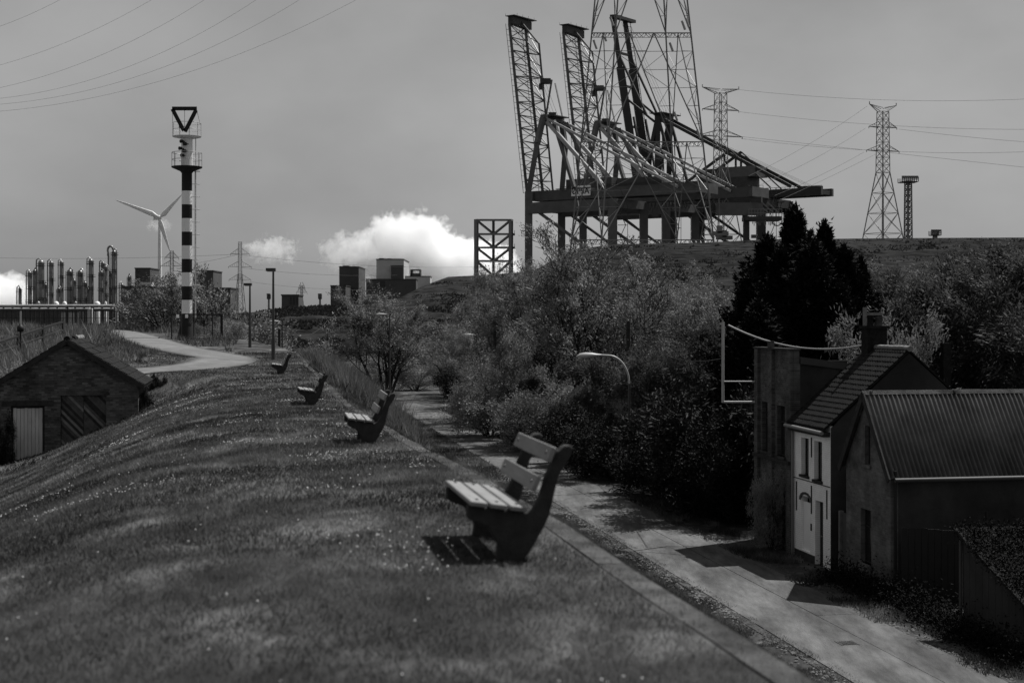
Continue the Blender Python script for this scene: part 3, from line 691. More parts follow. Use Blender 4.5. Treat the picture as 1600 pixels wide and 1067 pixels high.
# --- barn with corrugated roof
Bs = A_near - UD * 1.32 + Z * GZ; BW_, BE, BR_ = 3.35, 3.93, 6.2; BL = 17.0
BN = thing("corrugated_barn", Bs - UD * 1.6 + VD * 4, "barn with a ribbed corrugated roof and a narrow brick gable facing the lane", "barn")
hb = [(.85, 1.35, 3.0, 4.45), (1.15, 1.95, .75, 2.5)]
def gable_pts(k): return [Bs + VD * k + Z * BE, Bs - UD * BW_ + VD * k + Z * BE, Bs - UD * BW_ / 2 + VD * k + Z * BR_]
b = wall(Bs, av, BE, BW_, [(1.15, 1.95, .75, 2.5)], .25, VD)
b.build("gable_wall", m_brickb, BN)
# gable triangle with a slit window hole: left, right and top pieces
hx0, hx1, hz1 = BW_ / 2 - .2, BW_ / 2 + .2, 5.2; sl_ = (BR_ - BE) / (BW_ / 2)
P2 = lambda x, z: Bs + av * x + Z * z
b = MB()
b.prism([P2(0, BE + .001), P2(hx0, BE + .001), P2(hx0, BE + sl_ * hx0)], VD * .25)
b.prism([P2(hx1, BE + .001), P2(BW_, BE + .001), P2(hx1, BE + sl_ * (BW_ - hx1))], VD * .25)
b.prism([P2(hx0 + .001, hz1), P2(hx1 - .001, hz1), P2(hx1 - .001, BE + sl_ * (BW_ - hx1)), P2(BW_ / 2, BR_), P2(hx0 + .001, BE + sl_ * hx0)], VD * .25)
b.build("gable_top", m_brickb, BN)
window(BN, Bs, av, VD, hx0, hx1, BE + .01, hz1, th=.12, sill=m_brickb)
window(BN, Bs, av, VD, 1.15, 1.95, .75, 2.5, th=.15, sill=m_brickb)
b = MB(); b.box(Bs - UD * (BW_ - .24) + VD * .25, VD * BL, UD * -.24, Z * BE); b.build("side_wall", m_renderd, BN)
b = MB(); b.box(Bs + VD * .25, VD * BL, UD * -.24, Z * BE); b.build("side_wall", m_renderd, BN)
b = MB(); b.box(Bs + VD * (BL + .25), VD * .24, UD * -BW_, Z * BE); b.prism(gable_pts(BL + .25), VD * .24); b.build("rear_wall", m_renderd, BN)
for x_, za in ((3.2, 1.3), (6.2, 1.0)):
    b = MB(); b.box(Bs - UD * (BW_ + .03) + VD * x_ + Z * za, VD * .06, Z * (2.9 if x_ > 5 else 1.3), UD * .026); b.build("wall_anchor", m_black, BN)
# corrugated sheets: two slopes, real waves
for sg in (0, 1):
    nW = 110 * 6; per = .158; vs2 = []; fs2 = []
    apx = Bs - UD * (BW_ / 2) + Z * (BR_ + .05) - VD * .14
    evx = (Bs + UD * .2 if sg else Bs - UD * (BW_ + .2)) + Z * (BE - .22) - VD * .14
    nn_ = (evx - apx).cross(VD).normalized()
    if nn_.z < 0: nn_ = -nn_
    for i in range(nW + 1):
        x_ = i * per / 6; w_ = nn_ * (.05 * math.cos(2 * math.pi * x_ / per))
        vs2 += [apx + VD * x_ + w_, evx + VD * x_ + w_, apx + VD * x_ + w_ - nn_ * .015, evx + VD * x_ + w_ - nn_ * .015]
    for i in range(nW):
        a = i * 4; fs2 += [(a, a + 1, a + 5, a + 4), (a + 2, a + 6, a + 7, a + 3), (a + 1, a + 3, a + 7, a + 5)]
    b = MB(); b.add(vs2, fs2, True); b.build("roof", m_corr, BN)
b = MB(); q = Bs - UD * (BW_ / 2) + Z * (BR_ + .12) - VD * .2
b.prism([q - UD * .10 - Z * .11, q - Z * .02, q + UD * .10 - Z * .11, q + Z * .02], VD * (BL + .3)); b.build("ridge_cap", m_strip, BN, label="pale ridge capping")
for i in range(6):
    b = MB(); q2 = Bs - UD * (BW_ / 2) + Z * (BR_ + .10) + VD * (i * 2.9 + .1); b.cbox(q2, .05, .26, .08, VD, UD); b.build("ridge_clip", m_ridge, BN)
vb = MB(); vb.bar(Bs - UD * (BW_ + .22) + Z * (BE - .30) - VD * .17, Bs - UD * (BW_ / 2) + Z * (BR_ + .0) - VD * .17, .05, .22); vb.build("bargeboard", m_wood, BN)
vb = MB(); vb.bar(Bs + UD * .22 + Z * (BE - .30) - VD * .17, Bs - UD * (BW_ / 2) + Z * (BR_ + .0) - VD * .17, .05, .22); vb.build("bargeboard", m_wood, BN)
vb = MB(); vb.tube([Bs - UD * (BW_ + .3) + Z * (BE - .27), Bs - UD * (BW_ + .3) + Z * (BE - .27) + VD * (BL)], .07, 8); vb.build("gutter", m_darkst, BN)
vb = MB(); vb.tube([Bs - UD * (BW_ + .08) + VD * .12 + Z * BE, Bs - UD * (BW_ + .08) + VD * .12], .05, 8); vb.build("drainpipe", m_black, BN)
# gate between white house and barn
gt = thing("side_gate", Bs + UD * .65, "grey sheet gate filling the gap between the white house and the barn", "gate")
b = MB(); b.box(Bs + UD * .05 + VD * .3, UD * .95, VD * .04, Z * 2.05); b.build("panel", m_farwall, gt)
b = MB(); b.box(Bs + UD * 1.02 + VD * .22, UD * .14, VD * .14, Z * 2.1); b.build("post", m_palewood, gt)
b = MB(); b.box(Bs + UD * .1 + VD * .26 + Z * 1.1, UD * .12, VD * .03, Z * .05); b.build("handle", m_galv, gt)
# letter box on a bracket on barn corner
# black board fence in front of the barn flank
fs0 = Bs - UD * (BW_ + .55) + VD * .1
FN = thing("board_fence", fs0 + VD * 2, "black vertical board fence along the plastered flank of the barn", "fence")
nbd = 26
for i in range(nbd):
    hgt = 2.25 - .25 * (i / nbd) + RN.uniform(-.02, .02)
    b = MB(); b.box(fs0 + VD * (i * .19) - UD * (1.4 * i / nbd), VD * .175 - UD * .045, UD * -.022, Z * hgt); b.build("board", m_black, FN)
for z_ in (.5, 1.8):
    b = MB(); b.bar(fs0 + Z * z_ + UD * .05, fs0 + Z * (z_ - .15) + UD * .05 + VD * (nbd * .19) - UD * 1.4, .05, .08); b.build("rail", m_black, FN)
# lean-to shed, overgrown
ls = Vector((12.35, 38.9, GZ))
LS = thing("lean_to_shed", ls + VD * 2.5, "low boarded lean-to with an ivy covered roof at the lower right", "shed")
for i in range(9):
    b = MB(); b.box(ls - UD * (i * .34), UD * -.325, VD * .05, Z * (2.75 - i * .13)); b.build("board", m_render, LS)
b = MB(); b.box(ls + VD * .06, VD * 6, UD * -.08, Z * 2.7); b.box(ls + VD * .06 - UD * 3.06, VD * 6, UD * .08, Z * 1.6); b.build("side_wall", m_renderd, LS)
b = MB(); q = ls - VD * .2 + UD * .2 + Z * 2.82; b.prism([q, q - UD * 3.7 - Z * 1.42, q - UD * 3.7 - Z * 1.34, q + Z * .08], VD * 6.6); b.build("roof", m_tile, LS)
b = MB(); b.tube([ls + UD * .08 - VD * .04, ls + UD * .08 - VD * .04 + Z * 2.9], .05, 8); b.build("corner_post", m_lamp, LS)
# another house behind the trees
qh = Vector((21.0, 68, GZ))
H2 = thing("back_house", qh, "dim gabled house half hidden among the trees behind the barn roof", "house")
b = MB(); b.box(qh - VD * .9 - UD * 3, VD * 2.2, UD * 6, Z * 4.3); b.build("walls", m_chim, H2)
rp = [qh - VD * 1.1 - UD * 3.3 + Z * 4.3, qh - VD * 1.1 + UD * 3.3 + Z * 4.3, qh - VD * 1.1 + Z * 5.3]; b = MB(); b.prism(rp, VD * 2.6); b.build("roof", m_chim, H2)
b = MB(); b.cbox(qh + Z * 6.2 - VD * .3, .4, .4, 2.6, VD, UD); b.build("chimney", m_chim, H2)
# ------------------------------------------------------------------ grass embankment (far, big)
def bund_top(px):
    xs = [200, 330, 380, 450, 520, 580, 620, 660, 700, 740, 830, 900, 960, 1100, 1200, 1400, 1600, 1750, 2600]
    ys = [512, 506, 490, 480, 476, 474, 468, 447, 432, 430, 424, 388, 381, 378, 373, 371, 370, 370, 368]
    return np.interp(px, xs, ys)
def bund_d(px): return np.interp(px, [200, 520, 620, 700, 960, 2600], [345, 350, 372, 395, 425, 470])
pxs = np.arange(200, 2600, 5.0)
prof = [(0, 0), (.25, .24), (.5, .50), (.75, .74), (1, 1.0)]
rows = []
NB = 36
for k in range(NB + 1):
    t = k / NB; X, Y, H = [], [], []
    for px in pxs:
        dt_ = float(bund_d(px)); zt = EYE + (HY - float(bund_top(px))) / F * dt_
        d0 = 292.0
        # lower slope up to the berm, the berm, upper slope, flat top, back slope
        berm = min(2.3, zt - .3)
        if t < .28: u = t / .28; d = d0 + 24 * u; z = -7.1 + (berm - .9 + 7.1) * u
        elif t < .36: u = (t - .28) / .08; d = d0 + 24 + 14 * u; z = berm - .9 + .9 * u
        elif t < .84: u = (t - .36) / .48; d = d0 + 38 + (dt_ - d0 - 38) * u; z = berm + (zt - berm) * u ** .93
        elif t < .92: u = (t - .84) / .08; d = dt_ + 22 * u; z = zt - .3 * u
        else: u = (t - .92) / .08; d = dt_ + 22 + 40 * u; z = zt - .3 - (zt + 7.3) * u
        x = (px - CX) / F * d
        if .02 < t < .83: z += mnoise.noise((x * .06, d * .06, 1)) * .6 + mnoise.noise((x * .3, d * .3, 5)) * .3
        X.append(x); Y.append(d); H.append(z)
    rows.append((X, Y, H))
bu = grid_mesh("embankment", np.array([r[0] for r in rows]), np.array([r[1] for r in rows]), np.array([r[2] for r in rows]), m_bund)
bu.name = "hill"; tag(bu, "long stepped grass embankment closing the view in front of the cranes", kind="structure")

# ------------------------------------------------------------------ beacon tower with its cage fence
BX = at(292, 107); bz = BX.z
LT = thing("beacon_tower", BX, "black and white banded beacon tower with a hollow triangle on top", "lighthouse")
cy = lambda py: EYE + (HY - py) / F * 107.0
x_, y_ = BX.x, BX.y
c0 = Vector((x_, y_, 0)); rr = .385
ys = [490, 461, 433.5, 405.5, 384, 362.5, 341.5, 320, 298.5]
b = MB(); b.lathe(c0, [(.80, bz - .3), (.70, bz + .2), (.45, bz + 1.2), (rr + .002, cy(490))], 24); b.build("base", m_black, LT)
prev = 490; cols = [m_cream, m_black]; bands = [490, 462, 434.5, 405.7, 384, 362.5, 341.5, 320.5, 298.5]
bands = [490, 468.8, 447.5, 426, 405, 384, 362.5, 341.5, 320, 298.7]
for i in range(len(bands) - 1):
    b = MB(); b.lathe(c0, [(rr, cy(bands[i]) + .004), (rr, cy(bands[i + 1]))], 24); b.build("band", m_cream if i % 2 == 0 else m_black, LT)
b = MB(); b.lathe(c0, [(rr, cy(298.7) + .004), (rr, cy(271)), (.5, cy(268)), (1.12, cy(262.5)), (1.15, cy(261.5)), (1.15, cy(260.8))], 28); b.build("collar", m_black, LT)
b = MB(); b.lathe(c0, [(.42, cy(260.7)), (.42, cy(216))], 24); b.build("upper_column", m_cream, LT)
b = MB(); b.lathe(c0, [(.5, cy(217)), (1.05, cy(214.6)), (1.08, cy(213.6))], 28); b.build("upper_platform", m_cream, LT)
def ring_rail(c, r, z0, h, n=12, m=m_lamph, par=None):
    b = MB(); ring = [Vector((c.x + r * math.cos(2 * math.pi * i / 24), c.y + r * math.sin(2 * math.pi * i / 24), 0)) for i in range(25)]
    for k in (.5, 1.0): b.tube([p + Z * (z0 + h * k) for p in ring], .022, 6)
    for i in range(n):
        a = 2 * math.pi * (i + .3) / n; p = Vector((c.x + r * math.cos(a), c.y + r * math.sin(a), 0)); b.tube([p + Z * z0, p + Z * (z0 + h)], .02, 6)
    o = b.build("railing", m, par); o["kind"] = "stuff"; return o
ring_rail(c0, 1.10, cy(260.8), 1.05, 10, m_lamph, LT); ring_rail(c0, 1.04, cy(213.6), 1.0, 9, m_lamph, LT)
b = MB(); tri = [W(268.5, 168.5, 106), W(308, 168.5, 106), W(289, 208, 106)]
mid = [W(269, 170, 106.0), W(307.5, 170, 106.0), W(288.5, 207, 106.0)]
for i, (p_, q_) in enumerate(((mid[0], mid[1]), (mid[1], mid[2]), (mid[2], mid[0]))):
    d_ = (q_ - p_).normalized() * .13
    k = MB(); k.bar(p_ + d_ * (0 if i == 0 else 1), q_ - d_ * (0 if i == 0 else .3), .28, .10, up=Vector((0, 1, 0))); k.build("daymark_bar", m_black, LT)
b = MB(); b.tube([W(288.5, 172, 106.05), W(288.5, 198, 106.05)], .022, 6); b.tube([W(307, 170, 106.1), Vector((x_ + 1.0, y_, cy(195)))], .02, 6); b.tube([W(269.5, 170, 106.1), W(270, 213, 106.1)], .02, 6); b.build("daymark_stay", m_lamph, LT)
for k_, (px, py) in enumerate(((286, 221), (291, 225), (284, 232), (290, 236), (287, 243), (285, 198))):
    b = MB(); p = W(px, py, 106.45); b.tube([p, p + Vector((-.16, -.16, -.02))], .11, 10, r2=.14); b.tube([p, p + Vector((.15, .25, 0))], .035, 6); b.build("signal_lamp", m_black, LT)
b = MB()
for dx in (-.14, .14): b.tube([c0 + Vector((rr + .26, dx, bz + 1.5)), c0 + Vector((rr + .26, dx, cy(262)))], .028, 6)
b.build("ladder", m_lamph, LT); ld = b
b = MB(); zz_ = bz + 1.6
while zz_ < cy(264): b.tube([c0 + Vector((rr + .26, -.16, zz_)), c0 + Vector((rr + .26, .16, zz_))], .018, 5); zz_ += .3
b.build("rungs", m_lamph, LT)["kind"] = "stuff"
b = MB(); zz_ = bz + 3.0
while zz_ < cy(262):
    hp = [c0 + Vector((rr + .26 + .34 * math.sin(math.pi * j / 8), -.3 * math.cos(math.pi * j / 8), zz_)) for j in range(9)]; b.tube(hp, .016, 5); b.tube([c0 + Vector((rr - .02, 0, zz_)), c0 + Vector((rr + .26, 0, zz_))], .02, 5); zz_ += .95
b.build("safety_hoops", m_lamph, LT)["kind"] = "stuff"
b = MB(); b.tube([c0 + Vector((rr + .26, .1, cy(258))), c0 + Vector((rr + .26, .1, cy(214)))], .03, 6); b.build("upper_ladder", m_lamph, LT)
b = MB(); b.cbox(c0 + Vector((.10, -.55, cy(494))), .2, .02, .26); b.build("notice", m_sign, LT)
def mesh_panel(par, p, q, h):
    b = MB(); L = (q - p).length; n = int(L / .11)
    for i in range(1, n): a = p + (q - p) * (i / n); b.bar(a + Z * .05, a + Z * h, .007)
    for i in range(1, int(h / .2)): b.bar(p + Z * i * .2, q + Z * i * .2, .007)
    o = b.build("mesh_panel", m_black, par); o["kind"] = "stuff"
fc = [at(268, 104.5), at(283, 104), at(308, 104.2), at(347, 105), at(345, 109.5), at(268.5, 109.5)]
FZ = EYE + 9.5 / F * 104.5
CF = thing("cage_fence", fc[2], "black wire mesh fence ringing the foot of the banded beacon", "fence")
allp = [at(268, 104.3), at(283, 104.1), at(332, 104.6), at(348, 105.2)]
def fpost(p, top): b = MB(); b.bar(Vector((p.x, p.y, p.z - .4)), Vector((p.x, p.y, top)), .075); b.build("post", m_black, CF)
FZ2 = EYE + 9.7 / F * 104
sides = [(at(268, 104), at(283, 104)), (at(303, 104), at(332, 104)), (at(332, 104), at(347.5, 104)), (at(347.5, 104), at(345, 109.6)), (at(345, 109.6), at(268.5, 109.6)), (at(268.5, 109.6), at(268, 104))]
seen = []
for p, q in sides:
    for k in (p, q):
        if all((k - s_).length > .3 for s_ in seen): fpost(k, FZ2); seen.append(k)
    pz, qz = Vector((p.x, p.y, FZ2)), Vector((q.x, q.y, FZ2))
    b = MB(); b.bar(pz - Z * .04, qz - Z * .04, .07); b.build("top_rail", m_black, CF)
    base = min(p.z, q.z) + .05; mesh_panel(CF, Vector((p.x, p.y, base)), Vector((q.x, q.y, base)), FZ2 - base - .05)
b = MB(); b.cbox(W(277.5, 494, 103.85), .2, .02, .25); b.build("notice", m_sign, CF)

# ------------------------------------------------------------------ street lamps and poles
def straight_lamp(px, pyb, pyt, d, label, two=False):
    base = at(px, d); zt = EYE + (HY - pyt) / F * d
    t = thing("street_lamp", base, label, "street lamp", "street lamps with short square heads on the dike")
    b = MB(); b.tube([base - Z * .3, base + Z * 1.1], .10, 10); b.build("pole_base", m_lamp, t)
    b = MB(); b.tube([base + Z * 1.1, Vector((base.x, base.y, zt))], .075, 10, r2=.05); b.build("pole", m_lamp, t)
    b = MB(); q = Vector((base.x, base.y, zt)); w = Vector((-.36, -.1, .0)); b.box(q - w * .3 + Vector((0, -.14, -.09)), w * 1.25, Vector((0, .28, 0)), Z * .15); b.build("lamp_head", m_darkst, t)
    b = MB(); b.box(q - w * .2 + Vector((0, -.11, -.12)), w, Vector((0, .22, 0)), Z * .028); b.build("lens", m_lamph, t)
    return t
straight_lamp(427, 562, 421, 72.0, "taller and nearer of the two square-headed street lamps on the dike")
straight_lamp(390.5, 547, 444, 88.0, "shorter farther square-headed street lamp beside the bend of the path")
def arm_lamp(px, d, pyt, zb, label, reach, style="arm"):
    x = (px - CX) / F * d; base = Vector((x, d, zb)); zt = EYE + (HY - pyt) / F * d
    t = thing("lane_lamp", base, label, "street lamp", "street lamps along the lane below the dike")
    b = MB()
    if style == "swan":
        b.tube([base - Z * .3, Vector((x, d, zt - 1.5))], .085, 10, r2=.06); b.build("pole", m_lamp, t)
        b = MB(); pts = [Vector((x - 1.05 * (1 - math.cos(a)), d, zt - 1.5 + 1.42 * math.sin(a))) for a in [math.pi / 2 * i / 12 for i in range(13)]]; pts.append(pts[-1] + Vector((-.35, 0, .02)))
        b.tube(pts, .05, 8); b.build("swan_neck", m_lamph, t); e = pts[-1]
    else:
        b.tube([base - Z * .3, Vector((x, d, zt))], .085, 10, r2=.06); b.build("pole", m_lamp, t)
        b = MB(); e = Vector((x - reach * .25, d, zt + .05)); b.tube([Vector((x, d, zt - .05)), e], .035, 8); b.build("arm", m_lamp, t)
    b = MB(); n = 14; L = .95
    hs_ = 1.35 if style == "swan" else 1.0; prof = [(0.0, .05), (.15, .08), (.35, .15), (.6, .18), (.8, .15), (.95, .03)]; prof = [(a * hs_, b * hs_) for a, b in prof]
    vs2, fs2 = [], []
    for k, (u, r) in enumerate(prof):
        for j in range(n):
            a = 2 * math.pi * j / n; vs2.append((e.x - u, e.y + r * math.cos(a), e.z - u * .06 + r * math.sin(a) * (.8 if math.sin(a) > 0 else .45)))
    for k in range(len(prof) - 1):
        for j in range(n): a_, b_ = k * n + j, k * n + (j + 1) % n; fs2.append((a_, b_, b_ + n, a_ + n))
    b.add(vs2, fs2, True); b.build("lamp_head", m_lamph, t)
    return t
arm_lamp(983, 72, 553, LOW, "swan-necked street lamp with a pale head in front of the dark pole and trees", 1.0, "swan")
arm_lamp(609, 120, 492, LOW, "slim lane lamp with a pale head standing before the bare round tree", 1.0)
arm_lamp(745, 108, 524, LOW, "lane lamp with a pale head half hidden by the willow branches", 1.0)
arm_lamp(441, 122, 503, -6.0, "little lane lamp with a pale head just beyond the taller dike lamp", .8)
def pole(px, d, pyt, zb, label, w=.12):
    x = (px - CX) / F * d; base = Vector((x, d, zb)); t = MB(); t.tube([base - Z * .4, Vector((x, d, EYE + (HY - pyt) / F * d))], w, 10, r2=w * .8)
    o = t.build("utility_pole", m_wood); o.data.transform(Matrix.Translation(-base)); o.location = base
    return tag(o, label, "pole", "dark wooden poles")
pole(982, 88, 503, LOW, "thick dark wooden pole behind the swan-necked lamp", .17)
pole(773, 118, 517, LOW, "dark wooden pole among the willows left of the swan-necked lamp", .14)
pole(512, 190, 498, LOW, "short dark pole standing alone against the grass embankment", .13)
pole(436.5, 118, 514, -6.5, "dark wooden pole close behind the taller dike lamp", .14)
def sag(p, q, s_, n=16): return [p + (q - p) * (i / n) - Z * (s_ * 4 * (i / n) * (1 - i / n)) for i in range(n + 1)]
def cable(pts, r, label, group=None, m=None):
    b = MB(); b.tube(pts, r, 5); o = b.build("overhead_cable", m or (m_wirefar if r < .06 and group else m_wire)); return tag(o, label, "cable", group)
cable(sag(W(612, 506, 120), W(773, 520, 118), .9), .025, "thin cable slung between the slim lane lamp and the pole in the willows")
cable(sag(W(436, 516, 118), W(512, 500, 190), 1.2), .04, "thin cable from the pole behind the dike lamp to the lone dark pole")
cable(sag(W(984, 512, 88), W(1129, 560, 56), .8), .02, "thin cable from the thick dark pole towards the brick house")

# black guard rail on the far left
r0, r1 = W(98, 503, 108), W(-20, 541, 82)
GR = thing("guard_rail", (r1.x, r1.y, -1), "black two-bar guard rail slanting up at the far left edge", "railing")
b = MB(); b.bar(r0, r1, .10, .14); b.build("rail", m_black, GR)
b = MB(); b.bar(r0 - Z * .62, r1 - Z * .62, .10, .14); b.build("rail", m_black, GR)
for k in (0, .32, .66, .98):
    q = r0 + (r1 - r0) * k; b = MB(); b.bar(q + Z * .12, Vector((q.x, q.y, gz(q.x, q.y) - .3)), .12); b.build("post", m_black, GR)
mk = W(32, 536, 86)
MKR = thing("water_marker", (mk.x, mk.y, gz(mk.x, mk.y)), "thin pale marker pole with a dark lantern box behind the guard rail", "marker pole")
b = MB(); b.tube([W(32, 512, 86), W(32, 486, 86)], .05, 8); b.build("mast", m_lamph, MKR)
b = MB(); b.tube([W(32, 514, 86), Vector((mk.x, mk.y, gz(mk.x, mk.y) - .2))], .06, 8); b.build("pole", m_black, MKR)
b = MB(); b.lathe(Vector((mk.x, mk.y, EYE + (HY - 519) / F * 86)), [(.05, 0), (.2, .06), (.22, .3), (.1, .42), (.05, .5)], 12); b.build("lantern", m_black, MKR)

# ------------------------------------------------------------------ plant fence, pipe rack and refinery
FD = 215
PF = thing("plant_fence", W(90, 512, FD), "long dark post and mesh fence along the near side of the refinery", "fence")
postme = None
for i, px in enumerate(np.arange(-40, 262, 7.3)):
    tall = (i % 5 == 0)
    p = W(px, 511, FD); q = W(px, 478 if tall and px > 100 else 484, FD); b = MB(); b.bar(p, q, .16 if tall else .10); b.build("post", m_black, PF)
b = MB(); b.bar(W(-40, 485, FD), W(262, 485, FD), .07); b.bar(W(-40, 497, FD), W(262, 497, FD), .06); b.build("rail", m_black, PF)
b = MB()
for px in np.arange(-40, 262, 1.4): b.bar(W(px, 485, FD), W(px, 510, FD), .028)
b.build("mesh_panel", m_black, PF)["kind"] = "stuff"
RD = 700
PR = thing("pipe_rack", W(80, 500, 420), "long raised rack of bright pipes crossing in front of the refinery columns", "pipe rack")
for k, (py, r) in enumerate(((477.5, .45), (479.6, .3), (482.6, .42))):
    b = MB(); b.tube([W(-60 if k else -60, py, 420 + k), W(190 - k * 4, py, 420 + k)], r * .75, 8); b.build("pipe", m_pipe if k != 1 else m_column, PR)
b = MB(); b.box(W(-60, 486.5, 421), W(188, 486.5, 421) - W(-60, 486.5, 421), Vector((0, 3, 0)), Z * .5); b.build("deck", m_darkst, PR)
for px in range(-50, 190, 14):
    b = MB(); b.bar(W(px, 505, 422), W(px, 480, 422), .5); b.build("column", m_darkst, PR)
def far_box(name, x0, x1, y0, y1, d, dep, m, label, cat, wins=(), roof=None, parts=()):
    a = W(x0, y1, d); w_ = (x1 - x0) / F * d; h = (y1 - y0) / F * d
    t = thing(name, a, label, cat)
    ax = Vector((1, -.0, 0))
    b = MB(); b.box(a - Z * 6, Vector((w_, 0, 0)), Vector((0, dep, 0)), Z * (h + 6)); b.build("walls", m, t)
    for (u0, u1, v0, v1) in wins:
        b = MB(); p = W(u0, v1, d); b.box(p + Vector((0, -.12, 0)), Vector(((u1 - u0) / F * d, 0, 0)), Vector((0, .118, 0)), Z * ((v1 - v0) / F * d)); b.build("window", m_farglass, t)
    b = MB(); b.box(a + Z * (h + .01) + Vector((-.25, -.25, 0)), Vector((w_ + .5, 0, 0)), Vector((0, dep + .5, 0)), Z * (.5)); b.build("roof_edge", roof or m_darkst, t)
    for (nm, u0, u1, v0, v1, mm) in parts:
        b = MB(); p = W(u0, v1, d); b.box(p + Vector((0, .6, 0)), Vector(((u1 - u0) / F * d, 0, 0)), Vector((0, dep * .5, 0)), Z * ((v1 - v0) / F * d)); b.build(nm, mm, t)
    return t
colsd = [(46.3, 423.7, 6, "short thick column leftmost of the close pair at the refinery's left end"), (54.3, 421, 7, "second column from the left of the main refinery row, bright domed cap"), (64.3, 406.5, 10, "widest refinery column, with a bright dome, near the left end of the row"),
        (71, 443, 5, "low thin column just right of the widest refinery column"), (80, 408, 7, "tall slim column standing alone right of the widest one"), (91.5, 449, 5, "low column touching the left side of a thin dark tall one"),
        (96, 407.5, 6, "thin dark tall column in the middle of the refinery row"), (108.7, 421, 9, "wide mid-height column, left one of the two alike in the centre"), (115.6, 436, 5, "thin column between the two wide mid-height ones"),
        (125.2, 422, 9.5, "wide mid-height column, right one of the two alike in the centre"), (133, 440, 5, "thin low column right of the second wide one"), (137.4, 450, 5, "lowest small column in front of the tall right-hand ones"),
        (142, 404.5, 8, "tall column with a looped pipe over its head right of the centre"), (158.2, 423, 6, "left column of the tight cluster before the tallest tower"), (160.5, 409, 6, "hook-topped column in the tight cluster before the tallest tower"),
        (164.8, 415, 6, "white-topped column in the tight cluster before the tallest tower"), (172.4, 424, 6, "bright-capped column hugging the tallest tower"), (178, 391, 7.5, "tallest refinery tower with a big goose-neck pipe at its top"),
        (190.8, 443, 5, "slim column beside the grey refinery block"), (201.5, 430.5, 4, "slender stack rising behind the grey refinery block"), (31, 449, 5, "lone short column at the edge of the white steam on the far left")]
for i, (px, py, w_, lab) in enumerate(colsd):
    d = RD + (i * 37 % 60); base = W(px, 512, d); zt = EYE + (HY - py) / F * d; r = w_ / 2 / F * d * .92; H = zt
    t = thing("distillation_column", base, "refinery: " + lab if False else lab, "column", "steel columns of the refinery")
    b = MB(); b.lathe(Vector((base.x, d, 0)), [(r, base.z - 3), (r, H - r), (r * .85, H - r * .45), (r * .5, H - r * .1), (.1, H)], 16); b.build("shell", m_column, t)
    for k in range(3 if H > 22 else 2):
        zk = H - r - (1.5 + k * (6.5 + (i % 3)))
        b = MB(); b.lathe(Vector((base.x + (.3 if (i + k) % 2 else -.3), d, 0)), [(r + .9, zk), (r + .9, zk + .25)], 14); b.lathe(Vector((base.x + (.3 if (i + k) % 2 else -.3), d, 0)), [(r + .92, zk + 1.1), (r + .92, zk + 1.2)], 14); b.build("platform", m_darkst, t)
    b = MB(); sgn = 1 if i % 2 else -1
    pts = [Vector((base.x, d - r * .2, H - .2)), Vector((base.x + sgn * r * .5, d - r * .6, H + .9)), Vector((base.x + sgn * (r + .5), d - r * .8, H)), Vector((base.x + sgn * (r + .55), d - r * .8, H - 3)), Vector((base.x + sgn * (r + .55), d - r * .8, base.z))]
    b.tube(pts, .32 if i != 17 else .3, 8); b.build("overhead_pipe", m_column if i % 3 else m_pipe, t)
    b = MB(); b.tube([Vector((base.x - sgn * (r + .25), d - r * .6, H - 1)), Vector((base.x - sgn * (r + .25), d - r * .6, base.z))], .16, 6); b.build("ladder", m_darkst, t)
    if i == 17:
        b = MB(); cx_ = W(173.5, 391, d); pts = [Vector((cx_.x - 1.4 * math.cos(a), d - r, cx_.z + 1.9 * math.sin(a))) for a in [math.pi * k / 10 for k in range(11)]]
        pts = [W(169.7, 400, d) - Vector((0, r, 0))] + [W(173.5 - 4.2 * math.cos(a), 391 - 6 * math.sin(a), d) - Vector((0, r, 0)) for a in [-.6 + (math.pi + .6) * k / 10 for k in range(11)]]
        b.tube(pts, .55, 8); b.tube([W(170.5, 396, d) - Vector((0, r, 0)), W(170.5, 480, d) - Vector((0, r, 0))], .5, 8); b.build("goose_neck_pipe", m_column, t)
far_box("refinery_shed", -30, 96, 486, 501, 500, 20, m_darkst, "low dark sheds under the pipe rack at the left", "shed", parts=())
for k, (px, w_) in enumerate(((88, 8), (101, 7), (152, 9), (165, 4), (118, 5), (60, 6))):
    p = W(px, 478, 640); b = MB(); b.lathe(p, [(w_ / 2 / F * 640, -8), (w_ / 2 / F * 640, 1.2), (w_ / 3 / F * 640, 1.8), (.1, 2.1)], 14); o = b.build("storage_vessel", m_white if k < 4 else m_column)
    tag(o, ["squat white vessel by the thin dark column of the refinery", "squat white vessel just right of the thin dark column", "white capped vessel at the foot of the tight column cluster", "small white vessel left of the tallest refinery tower", "steel vessel low between the two wide columns", "steel vessel at the foot of the widest refinery column"][k], "vessel")
p = W(141, 505, 260); b = MB(); b.lathe(p, [(.48, 0), (.48, 2.4), (.35, 2.75), (.1, 2.9)], 16); o = b.build("white_tank", m_farwall2); tag(o, "small upright pale tank behind the plant fence", "tank")
far_box("refinery_block", 193, 240, 449, 482, 640, 25, m_farwall, "grey concrete refinery block with one dark square window", "building", wins=[(209, 219, 456, 467)], parts=[("roof_plant", 212, 236, 441, 447.5, m_farroof), ("roof_plant", 202, 226, 446, 448, m_darkst)])
far_box("tower_block", 211, 234.5, 420, 452, 690, 18, m_farwall, "dark square tower block rising behind the grey refinery block", "building", wins=[(213, 215, 422, 426), (216, 218, 422, 426), (213, 216, 432, 436)])
far_box("white_roofed_shed", 190, 262, 489, 504, 300, 10, m_farwall, "long low shed with a bright white roof behind the plant fence", "shed", parts=[("roof", 189, 262, 479.5, 488.5, m_farroof)])
